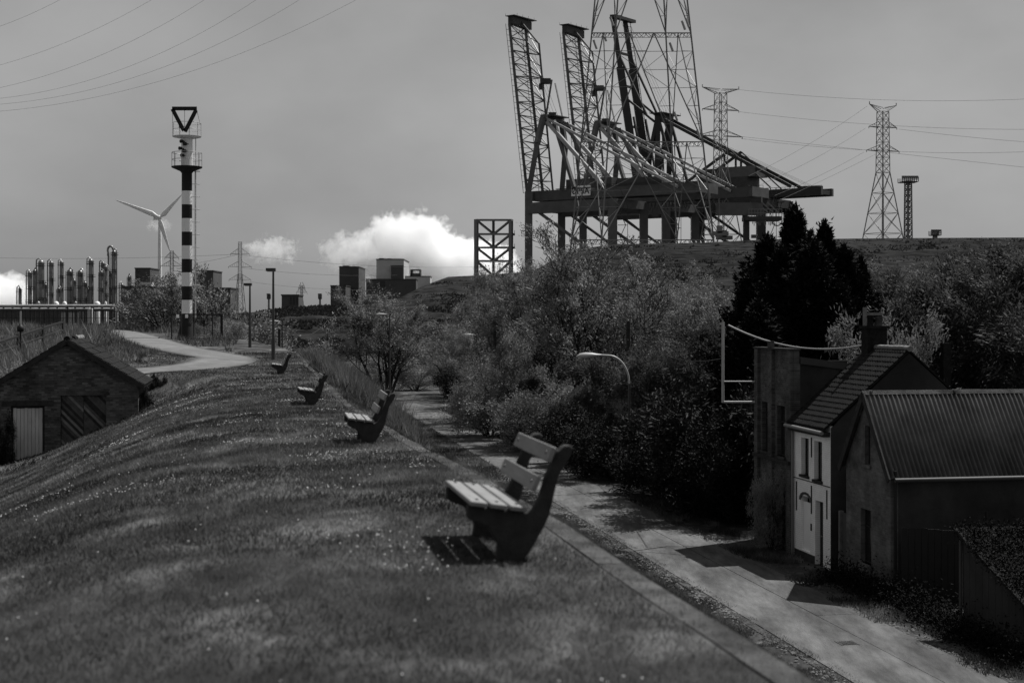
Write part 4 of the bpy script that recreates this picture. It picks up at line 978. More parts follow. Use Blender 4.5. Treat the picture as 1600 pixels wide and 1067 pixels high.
far_box("grey_hall", 305, 333, 424, 500, 660, 20, m_farwall, "dark tall hall showing between the beacon and the trees", "building")
far_box("low_grey_hall", 330, 360, 451, 500, 655, 20, m_farwall, "lower dark hall right of the tall hall behind the trees", "building")

# ------------------------------------------------------------------ wind turbine
TD = 1150; hb_ = W(249, 340, TD); tb = W(246, 520, TD)
WT = thing("wind_turbine", (tb.x, TD, -5), "white three-bladed wind turbine turning left of the beacon", "wind turbine")
b = MB(); b.tube([Vector((hb_.x - .4, TD + 3, -5)), Vector((hb_.x - .4, TD + 3, hb_.z - 1.2))], 2.1, 16, r2=1.2); b.build("tower", m_white, WT)
b = MB(); b.box(hb_ + Vector((-5.0, 1, -1.7)), Vector((6.4, 2.0, 0)), Vector((-.9, 3.2, 0)), Z * 3.3); b.build("nacelle", m_white, WT)
b = MB(); b.lathe(hb_ + Z * -1.6, [(.6, 0), (1.5, .6), (1.8, 1.6), (1.5, 2.6), (.6, 3.3)], 14); b.build("hub", m_white, WT)
for (tx, ty) in ((181, 313), (284, 304), (266, 393)):
    tip = W(tx, ty, TD); d_ = tip - hb_; L = d_.length; u = d_.normalized(); n_ = u.cross(Vector((0, 1, 0))).normalized(); fw_ = Vector((0, 1, 0))
    b = MB(); vs2, fs2 = [], []; K = 12
    pr_ = [(0, 1.0, 1.0), (.06, 1.0, .9), (.18, 2.1, .6), (.35, 1.7, .4), (.6, 1.2, .28), (.85, .75, .18), (.97, .4, .1), (1, .12, .05)]
    for k, (s_, w_, t_) in enumerate(pr_):
        for j in range(K):
            a = 2 * math.pi * j / K; vs2.append(hb_ + u * (L * s_) + n_ * (w_ * math.cos(a) - .3 * w_) + fw_ * (t_ * math.sin(a)))
    for k in range(len(pr_) - 1):
        for j in range(K): a_, b_ = k * K + j, k * K + (j + 1) % K; fs2.append((a_, b_, b_ + K, a_ + K))
    b.add(vs2, fs2, True); b.build("blade", m_white, WT)

# ------------------------------------------------------------------ power station in the middle distance
PD = 900
far_box("boiler_house", 530, 560.5, 417.5, 480, PD, 40, m_farwall, "tall dark stepped boiler house left of the white plume", "building", parts=[("lift_tower", 535, 545, 415, 417.3, m_darkst), ("gallery", 552, 560, 424, 427, m_farroof)])
far_box("boiler_annex", 516.5, 540, 447, 482, PD - 30, 28, m_farwall, "lower dark annex stepped in front of the boiler house", "building")
far_box("turbine_hall", 588, 631, 406, 470, PD - 20, 45, m_farwall2, "big pale block with a darker square panel below the white plume", "building", parts=[("roof_vents", 592, 600, 403.5, 405.6, m_darkst), ("roof_vents", 604, 612, 404, 405.6, m_darkst)], wins=[])
t_ = far_box("panelled_bay", 611, 630, 416, 437, PD - 22.5, 2, m_farwall, "darker square bay fixed to the pale block's right corner", "bay")
far_box("lower_hall", 572, 650, 437, 475, PD - 40, 18, m_farwall, "long grey lower hall running in front of the pale block", "building", wins=[(594, 602, 439, 448), (566, 590, 434.5, 436, )][:1])
far_box("stepped_hall", 632, 672, 432.5, 470, PD - 10, 20, m_farwall2, "pale stepped hall falling away right of the pale block", "building", parts=[("roof_frame", 641, 644, 421, 432, m_darkst), ("roof_frame", 655, 657, 421, 432, m_darkst), ("roof_frame", 641, 657, 421, 422.4, m_darkst), ("roof_plant", 642, 656, 427, 432, m_farwall)])
ck = thing("chimney_stack", W(595.5, 500, PD + 270), "dark chimney top poking out above the white plume", "chimney")
b = MB(); b.tube([W(595.5, 500, PD + 270), W(595.5, 347, PD + 270)], .9, 12, r2=.8); b.build("stack", m_darkst, ck)
far_box("small_frame_building", 440, 466.5, 462, 490, 560, 12, m_farwall, "small dark block with an open frame on the embankment skyline", "building", wins=[(453, 456, 464, 476), (458, 461, 464, 476), (463, 466, 464, 476)])
# light steel tower by the plume
def lattice(par, c, w0, w1, z0, z1, n, bw, legw, m, depth=None, name="bracing", legs=True, xbr=True, rot=0.0):
    """square tapering lattice tower; legs are parts, bracing one part"""
    def cor(k, t):
        a = rot + math.pi / 4 + k * math.pi / 2; w = (w0 + (w1 - w0) * t) / math.sqrt(2) * 1.0
        return Vector((c.x + math.cos(a) * w, c.y + math.sin(a) * w, z0 + (z1 - z0) * t))
    if legs:
        for k in range(4):
            b = MB(); b.bar(cor(k, 0), cor(k, 1), legw); b.build("leg", m, par)
    b = MB()
    for i in range(n):
        t0, t1 = i / n, (i + 1) / n
        for k in range(4):
            a, b_, c_, d_ = cor(k, t0), cor((k + 1) % 4, t0), cor(k, t1), cor((k + 1) % 4, t1)
            b.bar(a, d_, bw); b.bar(b_, c_, bw); b.bar(c_, d_, bw)
    o = b.build(name, m, par); o["kind"] = "stuff"
    return cor
SG = thing("steel_gantry", W(771, 470, 470), "free-standing square steel framework with X bracing left of the cranes", "steel frame")
gc = W(771, 430, 470); gw = 57 / F * 470 / 1.0
def gcor(ix, iy, py): return W(743 + 54 * ix + (3 if iy else 0), py, 464 + iy * 11)
lev = [344, 366, 387, 408, 432, 470]
for ix in (0, 1):
    for iy in (0, 1):
        b = MB(); b.bar(gcor(ix, iy, 470), gcor(ix, iy, 343), 1.0 if not iy else .8); b.build("leg", m_galv if not iy else m_darkst, SG)
b = MB(); b.bar(W(771, 470, 474), W(771, 343, 474), .9); b.build("leg", m_darkst, SG)
for i, py in enumerate(lev[:-1]):
    b = MB()
    for iy in (0, 1): b.bar(gcor(0, iy, py), gcor(1, iy, py), .65)
    for ix in (0, 1): b.bar(gcor(ix, 0, py), gcor(ix, 1, py), .5)
    b.build("floor_frame", m_galv, SG)
    for iy in (0, 1):
        mid_ = (gcor(0, iy, lev[i]) + gcor(1, iy, lev[i])) / 2; mid2 = (gcor(0, iy, lev[i + 1]) + gcor(1, iy, lev[i + 1])) / 2
        b = MB(); b.bar(gcor(0, iy, lev[i]), mid2, .42); b.bar(gcor(1, iy, lev[i]), mid2, .42); b.build("brace", m_galv if not iy else m_darkst, SG)
for py in (365, 386): b = MB(); b.box(W(797, py + 1, 464), Vector((1.6, 0, 0)), Vector((0, 8, 0)), Z * .3); b.bar(W(804, py, 464), W(804, py - 5, 464), .15); b.build("landing", m_darkst, SG)

# ------------------------------------------------------------------ ship-to-shore cranes
def crane(px0, D0, sc, label, kind, mt, ms, sign=False):
    kx = F / 600.0 / F * 600 * .27            # metres per photo pixel at 600 m
    t = thing("container_crane", W(px0, 520, D0), label, "crane", "container cranes on the quay behind the embankment")
    def P(px, py, side=0.0):
        """px,py measured on crane A at side 0 (near frame); side in units of the rail gauge direction"""
        X = (px - 824) * .27; dz = (HY - py) * .27; d = 600 - .62 * X + side * 18; xx = 824 + (px - 824)
        x = (824 - CX) / F * 600 + X + side * 14.5
        q = Vector((x, d, EYE + dz)); o_ = W(824, 500, 600); o2 = W(px0, 500, D0)
        return Vector(((q.x - o_.x) * sc + o2.x, (q.y - o_.y) * sc + o2.y, EYE + dz * sc))
    bar = lambda nm, p, q, w_, h=None, m=None: MB().bar(p, q, w_ * sc, (h or w_) * sc).build(nm, m or mt, t)
    for s_ in (0, 1):
        bar("leg", P(826, 535, s_), P(826, 300, s_), 3.2); bar("leg", P(951, 535, s_), P(951, 318, s_), 3.4)
        bar("sill_beam", P(826, 520, s_), P(951, 520, s_), 2.5); bar("portal_beam", P(826, 326, s_), P(951, 326, s_), 3.0, 4.6)
        bar("diagonal_brace", P(828, 322, s_), P(950, 418, s_), 1.1)
    for px in (826, 951):
        bar("cross_beam", P(px, 323, 0), P(px, 323, 1), 2.6, 3.4)
    if kind == "truss":
        # twin girders, kept inside the frames
        for s_ in (.28, .72):
            bar("girder", P(818, 305, s_), P(1062, 305, s_), 1.7, 4.2); bar("walkway", P(860, 297, s_ + (.12 if s_ > .5 else -.12)), P(1062, 297, s_ + (.12 if s_ > .5 else -.12)), .9, .3, m_darkst)
            b = MB()
            for i in range(26): b.bar(P(860 + i * 8, 297, s_), P(860 + i * 8, 292.5, s_), .14)
            b.bar(P(860, 292.5, s_), P(1060, 292.5, s_), .16); b.build("handrail", m_darkst, t)["kind"] = "stuff"
        bar("end_beam", P(1062, 305, .2), P(1062, 305, .8), 2, 4); bar("end_beam", P(818, 305, .2), P(818, 305, .8), 2, 4)
        mh = MB(); a = P(868, 301, .3); mh.box(a, P(936, 301, .3) - a, P(868, 301, .75) - a, Z * 5.2 * sc); mh.build("machinery_house", m_farwall, t)
        mh = MB(); a = P(944, 300, .3); mh.box(a, P(1008, 300, .3) - a, P(944, 300, .75) - a, Z * 4.2 * sc); mh.build("machinery_house", m_farwall, t)
        bar("trolley_rail_frame", P(1030, 318, .28), P(1075, 318, .28), 1.2, 2.4, m_darkst)
        # A-frame pylon
        ap = [P(838, 183, .2), P(838, 183, .76)]
        for s_, q in ((0, ap[0]), (1, ap[1])):
            k1 = P(836, 225, .06 if s_ == 0 else .92)
            bar("pylon_leg", P(826, 300, s_), k1, 2.2); bar("pylon_leg", k1, q, 2.0)
            bar("pylon_back_leg", P(888, 296, .15 + .7 * s_), P(850, 188, .28 + .4 * s_), 1.4)
        bar("pylon_head", ap[0], ap[1], 3.0, 2.6)
        b = MB(); a = P(832, 181, .25); b.box(a, P(853, 181, .25) - a, P(832, 181, .7) - a, Z * .4 * sc)
        for i in range(6): b.bar(P(832 + i * 4, 181, .25), P(832 + i * 4, 176, .25), .12)
        b.bar(P(832, 176, .25), P(853, 176, .25), .14); b.build("pylon_platform", m_darkst, t)
        b = MB(); b.cbox(P(842, 179, .4), 3.2 * sc, 3, 2.6 * sc); b.build("sheave_block", m_darkst, t)
        # back stays
        for s_ in (.24, .74):
            q = P(840, 184, s_)
            bar("back_stay", q, P(1034, 303, s_), 1.0, None, ms); bar("back_stay", P(842, 190, s_), P(928, 296, s_), 1.5, None, ms)
        # raised truss boom
        def B(u, c):   # u 0..1 along the boom, chord c
            lo = {0: (812, 300, .22), 1: (812, 300, .70), 2: (840, 300, .46)}[c]; hi = {0: (784, 30, .22), 1: (784, 30, .70), 2: (818, 62, .46)}[c]
            return P(lo[0] + (hi[0] - lo[0]) * u, lo[1] + (hi[1] - lo[1]) * u, lo[2])
        for c in (0, 1): bar("boom_chord", B(0, c), B(1, c), 1.0, 1.2); 
        bar("boom_top_chord", B(0, 2), B(1, 2), .8); bar("boom_strut", B(1, 2), P(790, 24, .46), .6)
        N_ = 13; b = MB()
        for i in range(N_):
            u0, u1 = i / N_, (i + 1) / N_
            for c in (0, 1):
                a, b_ = (B(u0, c), B(u1, 2)) if i % 2 else (B(u0, 2), B(u1, c))
                b.bar(a, b_, .34 * sc); b.bar(B(u1, c), B(u1, 2), .28 * sc)
            b.bar(B(u1, 0), B(u1, 1), .36 * sc); b.bar(B(u0 + .5 / N_, 0), B(u0 + .5 / N_, 1), .2 * sc); b.bar(B(u0, i % 2), B(u1, 1 - i % 2), .3 * sc)
        b.build("boom_bracing", mt, t)["kind"] = "stuff"
        b = MB()
        for sx in (-1.0,):
            for c in (0, 1): b.bar(B(0, c) + Vector((-1.6 * sc, -.6, 0)), B(1, c) + Vector((-1.6 * sc, -.6, 0)), .22 * sc)
            for i in range(30): b.bar(B(i / 30, 0) + Vector((-1.6 * sc, -.6, 0)), B(i / 30, 0), .14 * sc)
        b.build("boom_walkway", mt, t)["kind"] = "stuff"
        b = MB(); a = P(783, 30, .20); b.box(a, P(791, 30, .20) - a, P(783, 33, .76) - a, Z * 3.4 * sc); b.build("boom_tip", m_darkst, t)
        b = MB(); a = P(781, 18, .16)
        b.box(a, P(795, 18, .16) - a, P(781, 18, .84) - a, Z * .3)
        for i in range(9): q = P(781 + 14 * (i % 2), 18, .16 + .085 * i); b.bar(q, q + Z * 1.2, .12)
        b.build("tip_platform", m_darkst, t)
        b = MB(); b.cbox(P(826, 122, .5), 4.5 * sc, 4, 2.0 * sc); b.cbox(P(820, 130, .5), 2.2 * sc, 3, 2.2 * sc); b.build("boom_hoist_block", m_darkst, t)
        b = MB(); a = P(836, 118, .2); b.bar(P(806, 113, .2), P(836, 121, .5), .3); b.bar(P(836, 121, .5), P(832, 180, .4), .8); b.bar(P(826, 122, .8), P(848, 182, .6), .5); b.build("folded_stay", mt, t)
    else:
        for s_ in (.1, .5):
            bar("girder", P(806, 312, s_), P(1028, 311, s_), 2.2, 3.0)
        for px in (850, 910, 960, 1000, 1026): bar("cross_tie", P(px, 312, .1), P(px, 312, .5), .9, 1.8)
        b = MB()
        for i in range(23): b.bar(P(885 + i * 6.3, 307, .1), P(885 + i * 6.3, 303, .1), .16)
        b.bar(P(885, 303, .1), P(1028, 303, .1), .2); b.build("handrail", m_darkst, t)["kind"] = "stuff"
        b = MB(); b.cbox(P(1008, 305, .3), 9, 5, 1.8); b.build("end_machinery", m_darkst, t)
        mh = MB(); a = P(862, 306, .05); mh.box(a, P(930, 306, .05) - a, P(862, 306, .5) - a, Z * 6.0 * sc); mh.build("lower_house", m_darkst, t)
        mh = MB(); a = P(893, 284, .05); mh.box(a, P(941, 284, .05) - a, P(893, 284, .5) - a, Z * 4.2 * sc); mh.build("machinery_house", m_crane, t)
        mh = MB(); a = P(858, 284, .1); mh.box(a, P(892, 284, .1) - a, P(858, 284, .5) - a, Z * 4.0 * sc); mh.build("upper_house", m_darkst, t)
        for s_ in (.1, .5): bar("house_post", P(897, 268, s_), P(897, 243, s_), .8); bar("house_post", P(920, 268, s_), P(920, 256, s_), .8); bar("house_rafter", P(840, 290, s_), P(905, 242, s_), 1.0)
        apx = [P(802, 182, .1), P(802, 182, .5)]
        for s_, q in ((0, apx[0]), (1, apx[1])):
            ss = .1 + .4 * s_
            bar("pylon_leg", P(800, 312, ss), q, 2.0); bar("pylon_leg", P(832, 300, ss), q, 1.0)
            bar("pylon_leg", P(776, 312, ss), q, 1.6)
            bar("back_stay", q, P(987, 302, ss), 1.3, None, mt); bar("brace", P(905, 242, ss), P(960, 302, ss), .5)
            for k5 in (0, 1, 2): bar("hanger", P(796 + k5 * 6, 205, ss), P(788 + k5 * 12, 300, ss), .4)
        bar("pylon_head", apx[0], apx[1], 3.4, 3.6)
        b = MB(); a = P(794, 178, .0); b.box(a, P(814, 178, .0) - a, P(794, 178, .6) - a, Z * .4)
        for i in range(8): q = P(794 + 20 * (i % 2), 178, i / 12); b.bar(q, q + Z * 1.5, .14)
        b.build("pylon_platform", m_darkst, t)
        def B(u, s_): return P(775 + (734 - 775) * u, 312 + (16 - 312) * u, s_)
        for s_ in (.1, .5):
            bar("boom_girder", B(0, s_), B(.72, s_), 2.2, 3.2); bar("boom_girder", B(.72, s_), B(1, s_), 1.5, 2.0)
            bar("fore_stay", B(.56, s_), P(797, 190, s_), .9); bar("fore_stay", B(.80, s_), P(786, 180, s_), .8); bar("fore_stay", B(.45, s_) + Vector((3, 0, 0)), P(785, 290, s_), .7)
        for u in (.4, .62, .8, 1.0): bar("boom_tie", B(u, .1), B(u, .5), .7, 1.0)
        b = MB(); q0 = Vector((4.5, 0, 0))
        for i in range(34): b.bar(B(.2 + i * .023, .5), B(.2 + i * .023, .5) + q0 * .55, .15)
        b.bar(B(.2, .5) + q0 * .55, B(1, .5) + q0 * .55, .3); b.build("boom_ladder", mt, t)["kind"] = "stuff"
        b = MB(); a = B(.985, .0); b.box(a, B(.985, .66) - a, Vector((3, -1, 0)), Z * 1.5); b.build("boom_tip", m_darkst, t)
    b = MB()
    for k5 in range(4): b.bar(P(842 if kind == "truss" else 802, 182, .3 + .1 * k5), P(786 if kind == "truss" else 738, 24, .3 + .1 * k5), .09)
    for k5 in range(3): b.bar(P(842 if kind == "truss" else 802, 184, .3 + .15 * k5), P(1000, 300, .3 + .15 * k5), .09)
    b.build("hoist_ropes", m_darkst, t)["kind"] = "stuff"
    b = MB()
    for k5 in range(12):
        z0_ = 520 - k5 * 18; b.bar(P(962, z0_, 0) + Vector((2.2 * (k5 % 2), -2, 0)), P(962, z0_ - 18, 0) + Vector((2.2 * ((k5 + 1) % 2), -2, 0)), .5, .25); b.cbox(P(962, z0_, 0) + Vector((1.1, -2, 0)), 4, 1.2, .15); b.bar(P(962, z0_, 0) + Vector((3, -2, 0)), P(962, z0_ - 18, 0) + Vector((3, -2, 0)), .2)
    b.build("stair_tower", m_darkst, t)["kind"] = "stuff"
    # landside hanging frame with festoon cables, spreader under the girder
    hx = 1040 if kind == "truss" else 960
    b = MB(); 
    for i in range(12):
        p, q = P(hx - 60 + i * 5, 322, .5), P(hx - 55 + i * 5, 322, .5); pts = [p + (q - p) * (k / 4) - Z * (3.2 * sc * math.sin(math.pi * k / 4)) for k in range(5)]; b.tube(pts, .16, 4)
    b.bar(P(hx - 62, 322, .5), P(hx + 4, 322, .5), .4); b.build("festoon_cables", m_darkst, t)["kind"] = "stuff"
    b = MB(); b.cbox(P(hx - 50, 338, .5), 2.4, 2.4, 3.4); b.build("operator_cab", m_farwall, t)
    xs_ = 1075 if kind == "truss" and px0 < 900 else (1010 if kind == "truss" else 925); b = MB(); b.cbox(P(xs_, 372, .6), 7, 2.5, 1.6); b.cbox(P(xs_, 366, .6), 2, 2.5, 3.0); b.bar(P(xs_, 366, .6), P(xs_, 320, .6), .2); b.build("spreader", m_galv, t)
    return t, P
A, PA = crane(824, 600, 1.0, "container crane with raised lattice boom nearest the left, carrying the white sign board", "truss", m_crane, m_stay)
crane(909, 640, 1.035, "second container crane with raised lattice boom, just right of the first", "truss", m_crane, m_stay)
crane(1047, 690, 1.16, "darkest container crane, twin solid boom raised behind the big pylon", "solid", m_craned, m_craned)
b = MB(); pz_ = [PA(1040, 326, -.2), PA(1078, 326, -.2)]
# sill beams of the crane row
LB = thing("maintenance_platform", W(1198, 336, 600), "long hanging service platform at the landside end of the crane girders", "platform")
b = MB(); b.box(W(1165, 344, 600), W(1222, 344, 600) - W(1165, 344, 600), Vector((0, 10, 0)), Z * 1.6); b.build("deck", m_darkst, LB)
b = MB(); b.box(W(1120, 336, 602), W(1192, 336, 602) - W(1120, 336, 602), Vector((0, 3.4, 0)), Z * 5.2); b.build("box_girder", m_crane, LB)
b = MB(); b.bar(W(1166, 376, 604), W(1166, 340, 604), 2.4); b.build("leg", m_craned, LB)
b = MB(); b.bar(W(1166, 520, 604), W(1166, 376, 604), 2.4); b.build("lower_leg", m_craned, LB)
b = MB()
for i in range(12): b.bar(W(1170 + i * 4.7, 338, 600), W(1170 + i * 4.7, 327, 600), .25)
for py in (327, 333): b.bar(W(1170, py, 600), W(1222, py, 600), .3)
for i in range(4): b.bar(W(1172 + i * 9, 316, 604), W(1192 + i * 8, 332, 604), .5)
b.build("railing", m_galv, LB)["kind"] = "stuff"
b = MB()
for i in range(15): x_ = 1176 + i * 2.3; b.bar(W(x_, 344, 602), W(x_, 350 + 3 * math.sin(i * 1.7), 602), .25)
pts = [W(1214 + 8 * math.cos(a), 344 + 9 * math.sin(a), 602) for a in [math.pi * k / 8 for k in range(9)]]; b.tube(pts, .25, 5); b.build("hanging_cables", m_galv, LB)["kind"] = "stuff"
# sign board on crane A
sgp = PA(868, 301, .3); n_s = Vector((-.53, -.85, 0)).normalized()
sx = (PA(936, 301, .3) - PA(868, 301, .3)).normalized(); sf = Vector((sx.y, -sx.x, 0)) * 1.0
if sf.y > 0: sf = -sf
s0 = PA(881, 309, .3) + sf * 2.6
bd = MB(); bd.box(s0, sx * (9.0), sf * .2, Z * 4.2); so_ = bd.build("sign_board", m_sign, A)
tcv = bpy.data.curves.new("sign_text", 'FONT'); tcv.body = "PSA"; tcv.size = 3.5; tcv.extrude = .06; tcv.offset = .03; tcv.space_character = 1.08
to = bpy.data.objects.new("sign_text_tmp", tcv); COL.objects.link(to)
bpy.context.view_layer.update(); dg = bpy.context.evaluated_depsgraph_get(); tme = bpy.data.meshes.new_from_object(to.evaluated_get(dg)); bpy.data.objects.remove(to)
mx_ = Matrix.Identity(4); yv = Z; zv = sx.cross(Z)
for r_ in range(3): mx_[r_][0] = sx[r_]; mx_[r_][1] = yv[r_]; mx_[r_][2] = zv[r_]
tme.transform(mx_); tme.name = "lettering"
tme.transform(Matrix.Translation(s0 + sx * 2.55 + Z * .8 + sf * .28)); tme.transform(Matrix.Translation(-wloc(so_)))
tme.materials.clear(); lo_ = link("lettering", tme, m_black, so_)
b = MB(); cc = s0 + sx * 1.3 + Z * 2.1 + sf * .27
for k in range(3):
    pts = [cc + sx * (math.cos(a + k * 2.1) * (.95 - .15 * (a / 2.6))) + Z * (math.sin(a + k * 2.1) * (1.25 - .2 * (a / 2.6))) for a in [2.6 * i / 8 for i in range(9)]]
    b.tube(pts, .16, 5)
b.bar(cc - sx * .6 - Z * .9, cc + sx * .7 + Z * 1.2, .25); b.build("emblem", m_black, so_)

# ------------------------------------------------------------------ pylons
PYD = 455
PY = thing("great_pylon", W(1008, 530, PYD), "giant lattice power pylon whose top leaves the picture, standing before the cranes", "pylon")
dep = [PYD, PYD - 16, PYD + 16, PYD]
def leg(k, py):
    x48 = [925, 962, 1040, 1079][k]; x375 = [893, 940, 1058, 1115][k]
    x = x48 + (x375 - x48) * (py - 48) / (375 - 48); return W(x, py, PYD + (0, -16, 16, 0)[k] * (1 + (py - 48) / 600))
# order round the square: 0 left, 1 front, 3 right, 2 back
ring = [0, 1, 3, 2]
for k in range(4):
    b = MB(); b.bar(leg(k, 540), leg(k, -260), .46); b.build("leg", m_galv, PY)
lv = [540, 375, 222, 52, -110, -260]
for i, py in enumerate(lv[1:]):
    b = MB()
    for j in range(4): b.bar(leg(ring[j], py), leg(ring[(j + 1) % 4], py), .32)
    b.bar(leg(0, py), leg(3, py), .15); b.bar(leg(1, py), leg(2, py), .15)
    if i < 3:
        for j in range(4): b.bar(leg(ring[j], py + 7), leg(ring[(j + 1) % 4], py + 7), .15)
        for j in range(4):
            for q in range(8):
                a0, a1 = leg(ring[j], py), leg(ring[(j + 1) % 4], py); b0, b1 = leg(ring[j], py + 7), leg(ring[(j + 1) % 4], py + 7)
                b.bar(a0.lerp(a1, q / 8), b0.lerp(b1, (q + .5) / 8), .13); b.bar(b0.lerp(b1, (q + .5) / 8), a0.lerp(a1, (q + 1) / 8), .13)
    b.build("cross_frame", m_galv, PY)
b = MB()
for i in range(len(lv) - 1):
    y0, y1 = lv[i], lv[i + 1]
    for j in range(4):
        p, q = ring[j], ring[(j + 1) % 4]
        A0, A1, B0, B1 = leg(p, y0), leg(p, y1), leg(q, y0), leg(q, y1); top = (A1 + B1) / 2
        # inverted V with secondary bracing
        b.bar(A0, top, .28); b.bar(B0, top, .28)
        for n_, (E0, E1) in enumerate(((A0, A1), (B0, B1))):
            K = 6
            for s_ in range(1, K):
                u = s_ / K; b.bar(E0.lerp(E1, u), E0.lerp(top, u), .15)
                b.bar(E0.lerp(E1, u), E0.lerp(top, (s_ - 1) / K), .13) if s_ % 2 else b.bar(E0.lerp(top, u), E0.lerp(E1, (s_ - 1) / K), .13)
b.build("bracing", m_galv, PY)["kind"] = "stuff"
# white insulator-like reflectors hung on it
for k, (px, py) in enumerate(((930, 70), (945, 58), (956, 34), (1049, 74), (1068, 40), (1074, 36), (1092, 210), (1056, 182))):
    b = MB(); q = W(px, py, PYD - 4); b.tube([q + Z * 1.4 + Vector((-.5, 0, 0)), q - Z * 1.4 + Vector((.5, 0, 0))], .38, 7); b.build("insulator", m_lamph, PY)
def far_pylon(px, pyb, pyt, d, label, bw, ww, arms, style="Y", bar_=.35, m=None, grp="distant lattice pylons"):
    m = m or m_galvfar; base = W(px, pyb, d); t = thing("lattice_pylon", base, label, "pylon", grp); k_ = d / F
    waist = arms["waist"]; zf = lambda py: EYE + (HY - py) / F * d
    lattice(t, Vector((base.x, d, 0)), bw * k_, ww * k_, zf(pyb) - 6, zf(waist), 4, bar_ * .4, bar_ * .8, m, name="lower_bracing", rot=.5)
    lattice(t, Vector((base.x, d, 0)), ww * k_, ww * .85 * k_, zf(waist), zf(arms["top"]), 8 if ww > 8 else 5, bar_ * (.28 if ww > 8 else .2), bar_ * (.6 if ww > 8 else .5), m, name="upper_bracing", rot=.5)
    for (py, half) in arms["arms"]:
        b = MB(); c = Vector((base.x, d, zf(py)))
        for s_ in (-1, 1):
            tip = c + Vector((s_ * half * k_, s_ * half * k_ * .35, 0)); r_ = ww * .4 * k_
            for dy in (-1, 1):
                b.bar(c + Vector((s_ * r_, dy * r_, 0)), tip, bar_ * .5); b.bar(c + Vector((s_ * r_, dy * r_, 9 * k_)), tip, bar_ * .4)
            for q in range(1, 5):
                u = q / 5; b.bar((c + Vector((s_ * r_, -r_, 0))).lerp(tip, u), (c + Vector((s_ * r_, r_, 9 * k_))).lerp(tip, u), bar_ * .3)
            b.bar(tip, tip - Z * 3.0 * k_, .5 * bar_)
        b.build("cross_arm", m, t)["kind"] = "stuff"
    if arms.get("vee"):
        b = MB(); half, rise = arms["vee"]; c = Vector((base.x, d, zf(arms["top"])))
        for s_ in (-1, 1):
            tip = c + Vector((s_ * half * k_, s_ * half * k_ * .35, rise * k_)); r_ = ww * .42 * k_
            for dy in (-1, 1): b.bar(c + Vector((s_ * r_ * .9, dy * r_, 0)), tip, bar_ * .5); b.bar(c + Vector((s_ * r_ * .2, dy * r_, -0.5 * k_)) + Z * (6 * k_), tip, bar_ * .4)
            for q in range(1, 6):
                u = q / 6; b.bar((c + Vector((s_ * r_, -r_, 0))).lerp(tip, u), (c + Vector((0, r_, 5.5 * k_))).lerp(tip, u), bar_ * .3)
            b.bar(tip, tip + Z * 4 * k_, bar_ * .6)
        b.build("earth_wire_horns", m, t)
    return t
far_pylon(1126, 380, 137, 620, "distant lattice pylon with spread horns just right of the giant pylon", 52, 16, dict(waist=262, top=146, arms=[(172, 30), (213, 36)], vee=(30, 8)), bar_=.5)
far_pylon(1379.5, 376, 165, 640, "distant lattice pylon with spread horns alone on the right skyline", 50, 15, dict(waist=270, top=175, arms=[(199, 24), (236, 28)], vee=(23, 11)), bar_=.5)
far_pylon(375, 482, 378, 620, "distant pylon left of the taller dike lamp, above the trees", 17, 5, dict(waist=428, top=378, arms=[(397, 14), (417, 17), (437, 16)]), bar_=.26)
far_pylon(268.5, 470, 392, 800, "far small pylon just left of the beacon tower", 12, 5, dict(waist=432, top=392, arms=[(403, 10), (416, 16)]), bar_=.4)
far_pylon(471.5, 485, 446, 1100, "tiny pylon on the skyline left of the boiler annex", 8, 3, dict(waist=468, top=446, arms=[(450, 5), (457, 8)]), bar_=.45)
def mast(px, pyt, pyb, d, w_, pw, label):
    base = W(px, pyb, d); t = thing("floodlight_mast", base, label, "mast", "floodlight masts on the skyline"); k_ = d / F; zt = EYE + (HY - pyt) / F * d
    lattice(t, Vector((base.x, d, 0)), w_ * k_, w_ * .8 * k_, base.z - 8, zt - 4 * k_, 14, .22, .4, m_galv, rot=.4)
    b = MB(); b.cbox(Vector((base.x, d, zt - 6 * k_)), pw * k_, pw * k_, 1.0 * k_); b.build("deck", m_darkst, t)
    b = MB()
    for i in range(9):
        for yy in (-.5, .5): p = Vector((base.x + (i / 8 - .5) * pw * k_, d + yy * pw * k_, zt - 6 * k_)); b.bar(p, p + Z * 7 * k_, .22)
    for dz in (3.5, 7): b.bar(Vector((base.x - pw * k_ / 2, d - pw * k_ / 2, zt + (dz - 6) * k_)), Vector((base.x + pw * k_ / 2, d - pw * k_ / 2, zt + (dz - 6) * k_)), .3)
    b.build("railing", m_darkst, t)
    for i in range(6):
        b = MB(); b.cbox(Vector((base.x + (i / 5 - .5) * pw * .85 * k_, d - pw * k_ * .4, zt + 1.2 * k_)), .9, .6, .9); b.build("floodlight", m_lamph, t)
mast(1419, 279, 376, 520, 9, 25, "tall lattice floodlight mast with a railed platform right of the lone pylon")
mast(1461, 362, 380, 600, 5, 15, "low floodlight platform barely clearing the embankment on the right")
mast(420, 461, 485, 1000, 2, 5, "tiny floodlight mast on the skyline left of the small dark block")
mast(500, 461, 485, 1000, 2, 5, "tiny floodlight mast on the skyline just left of the boiler annex")
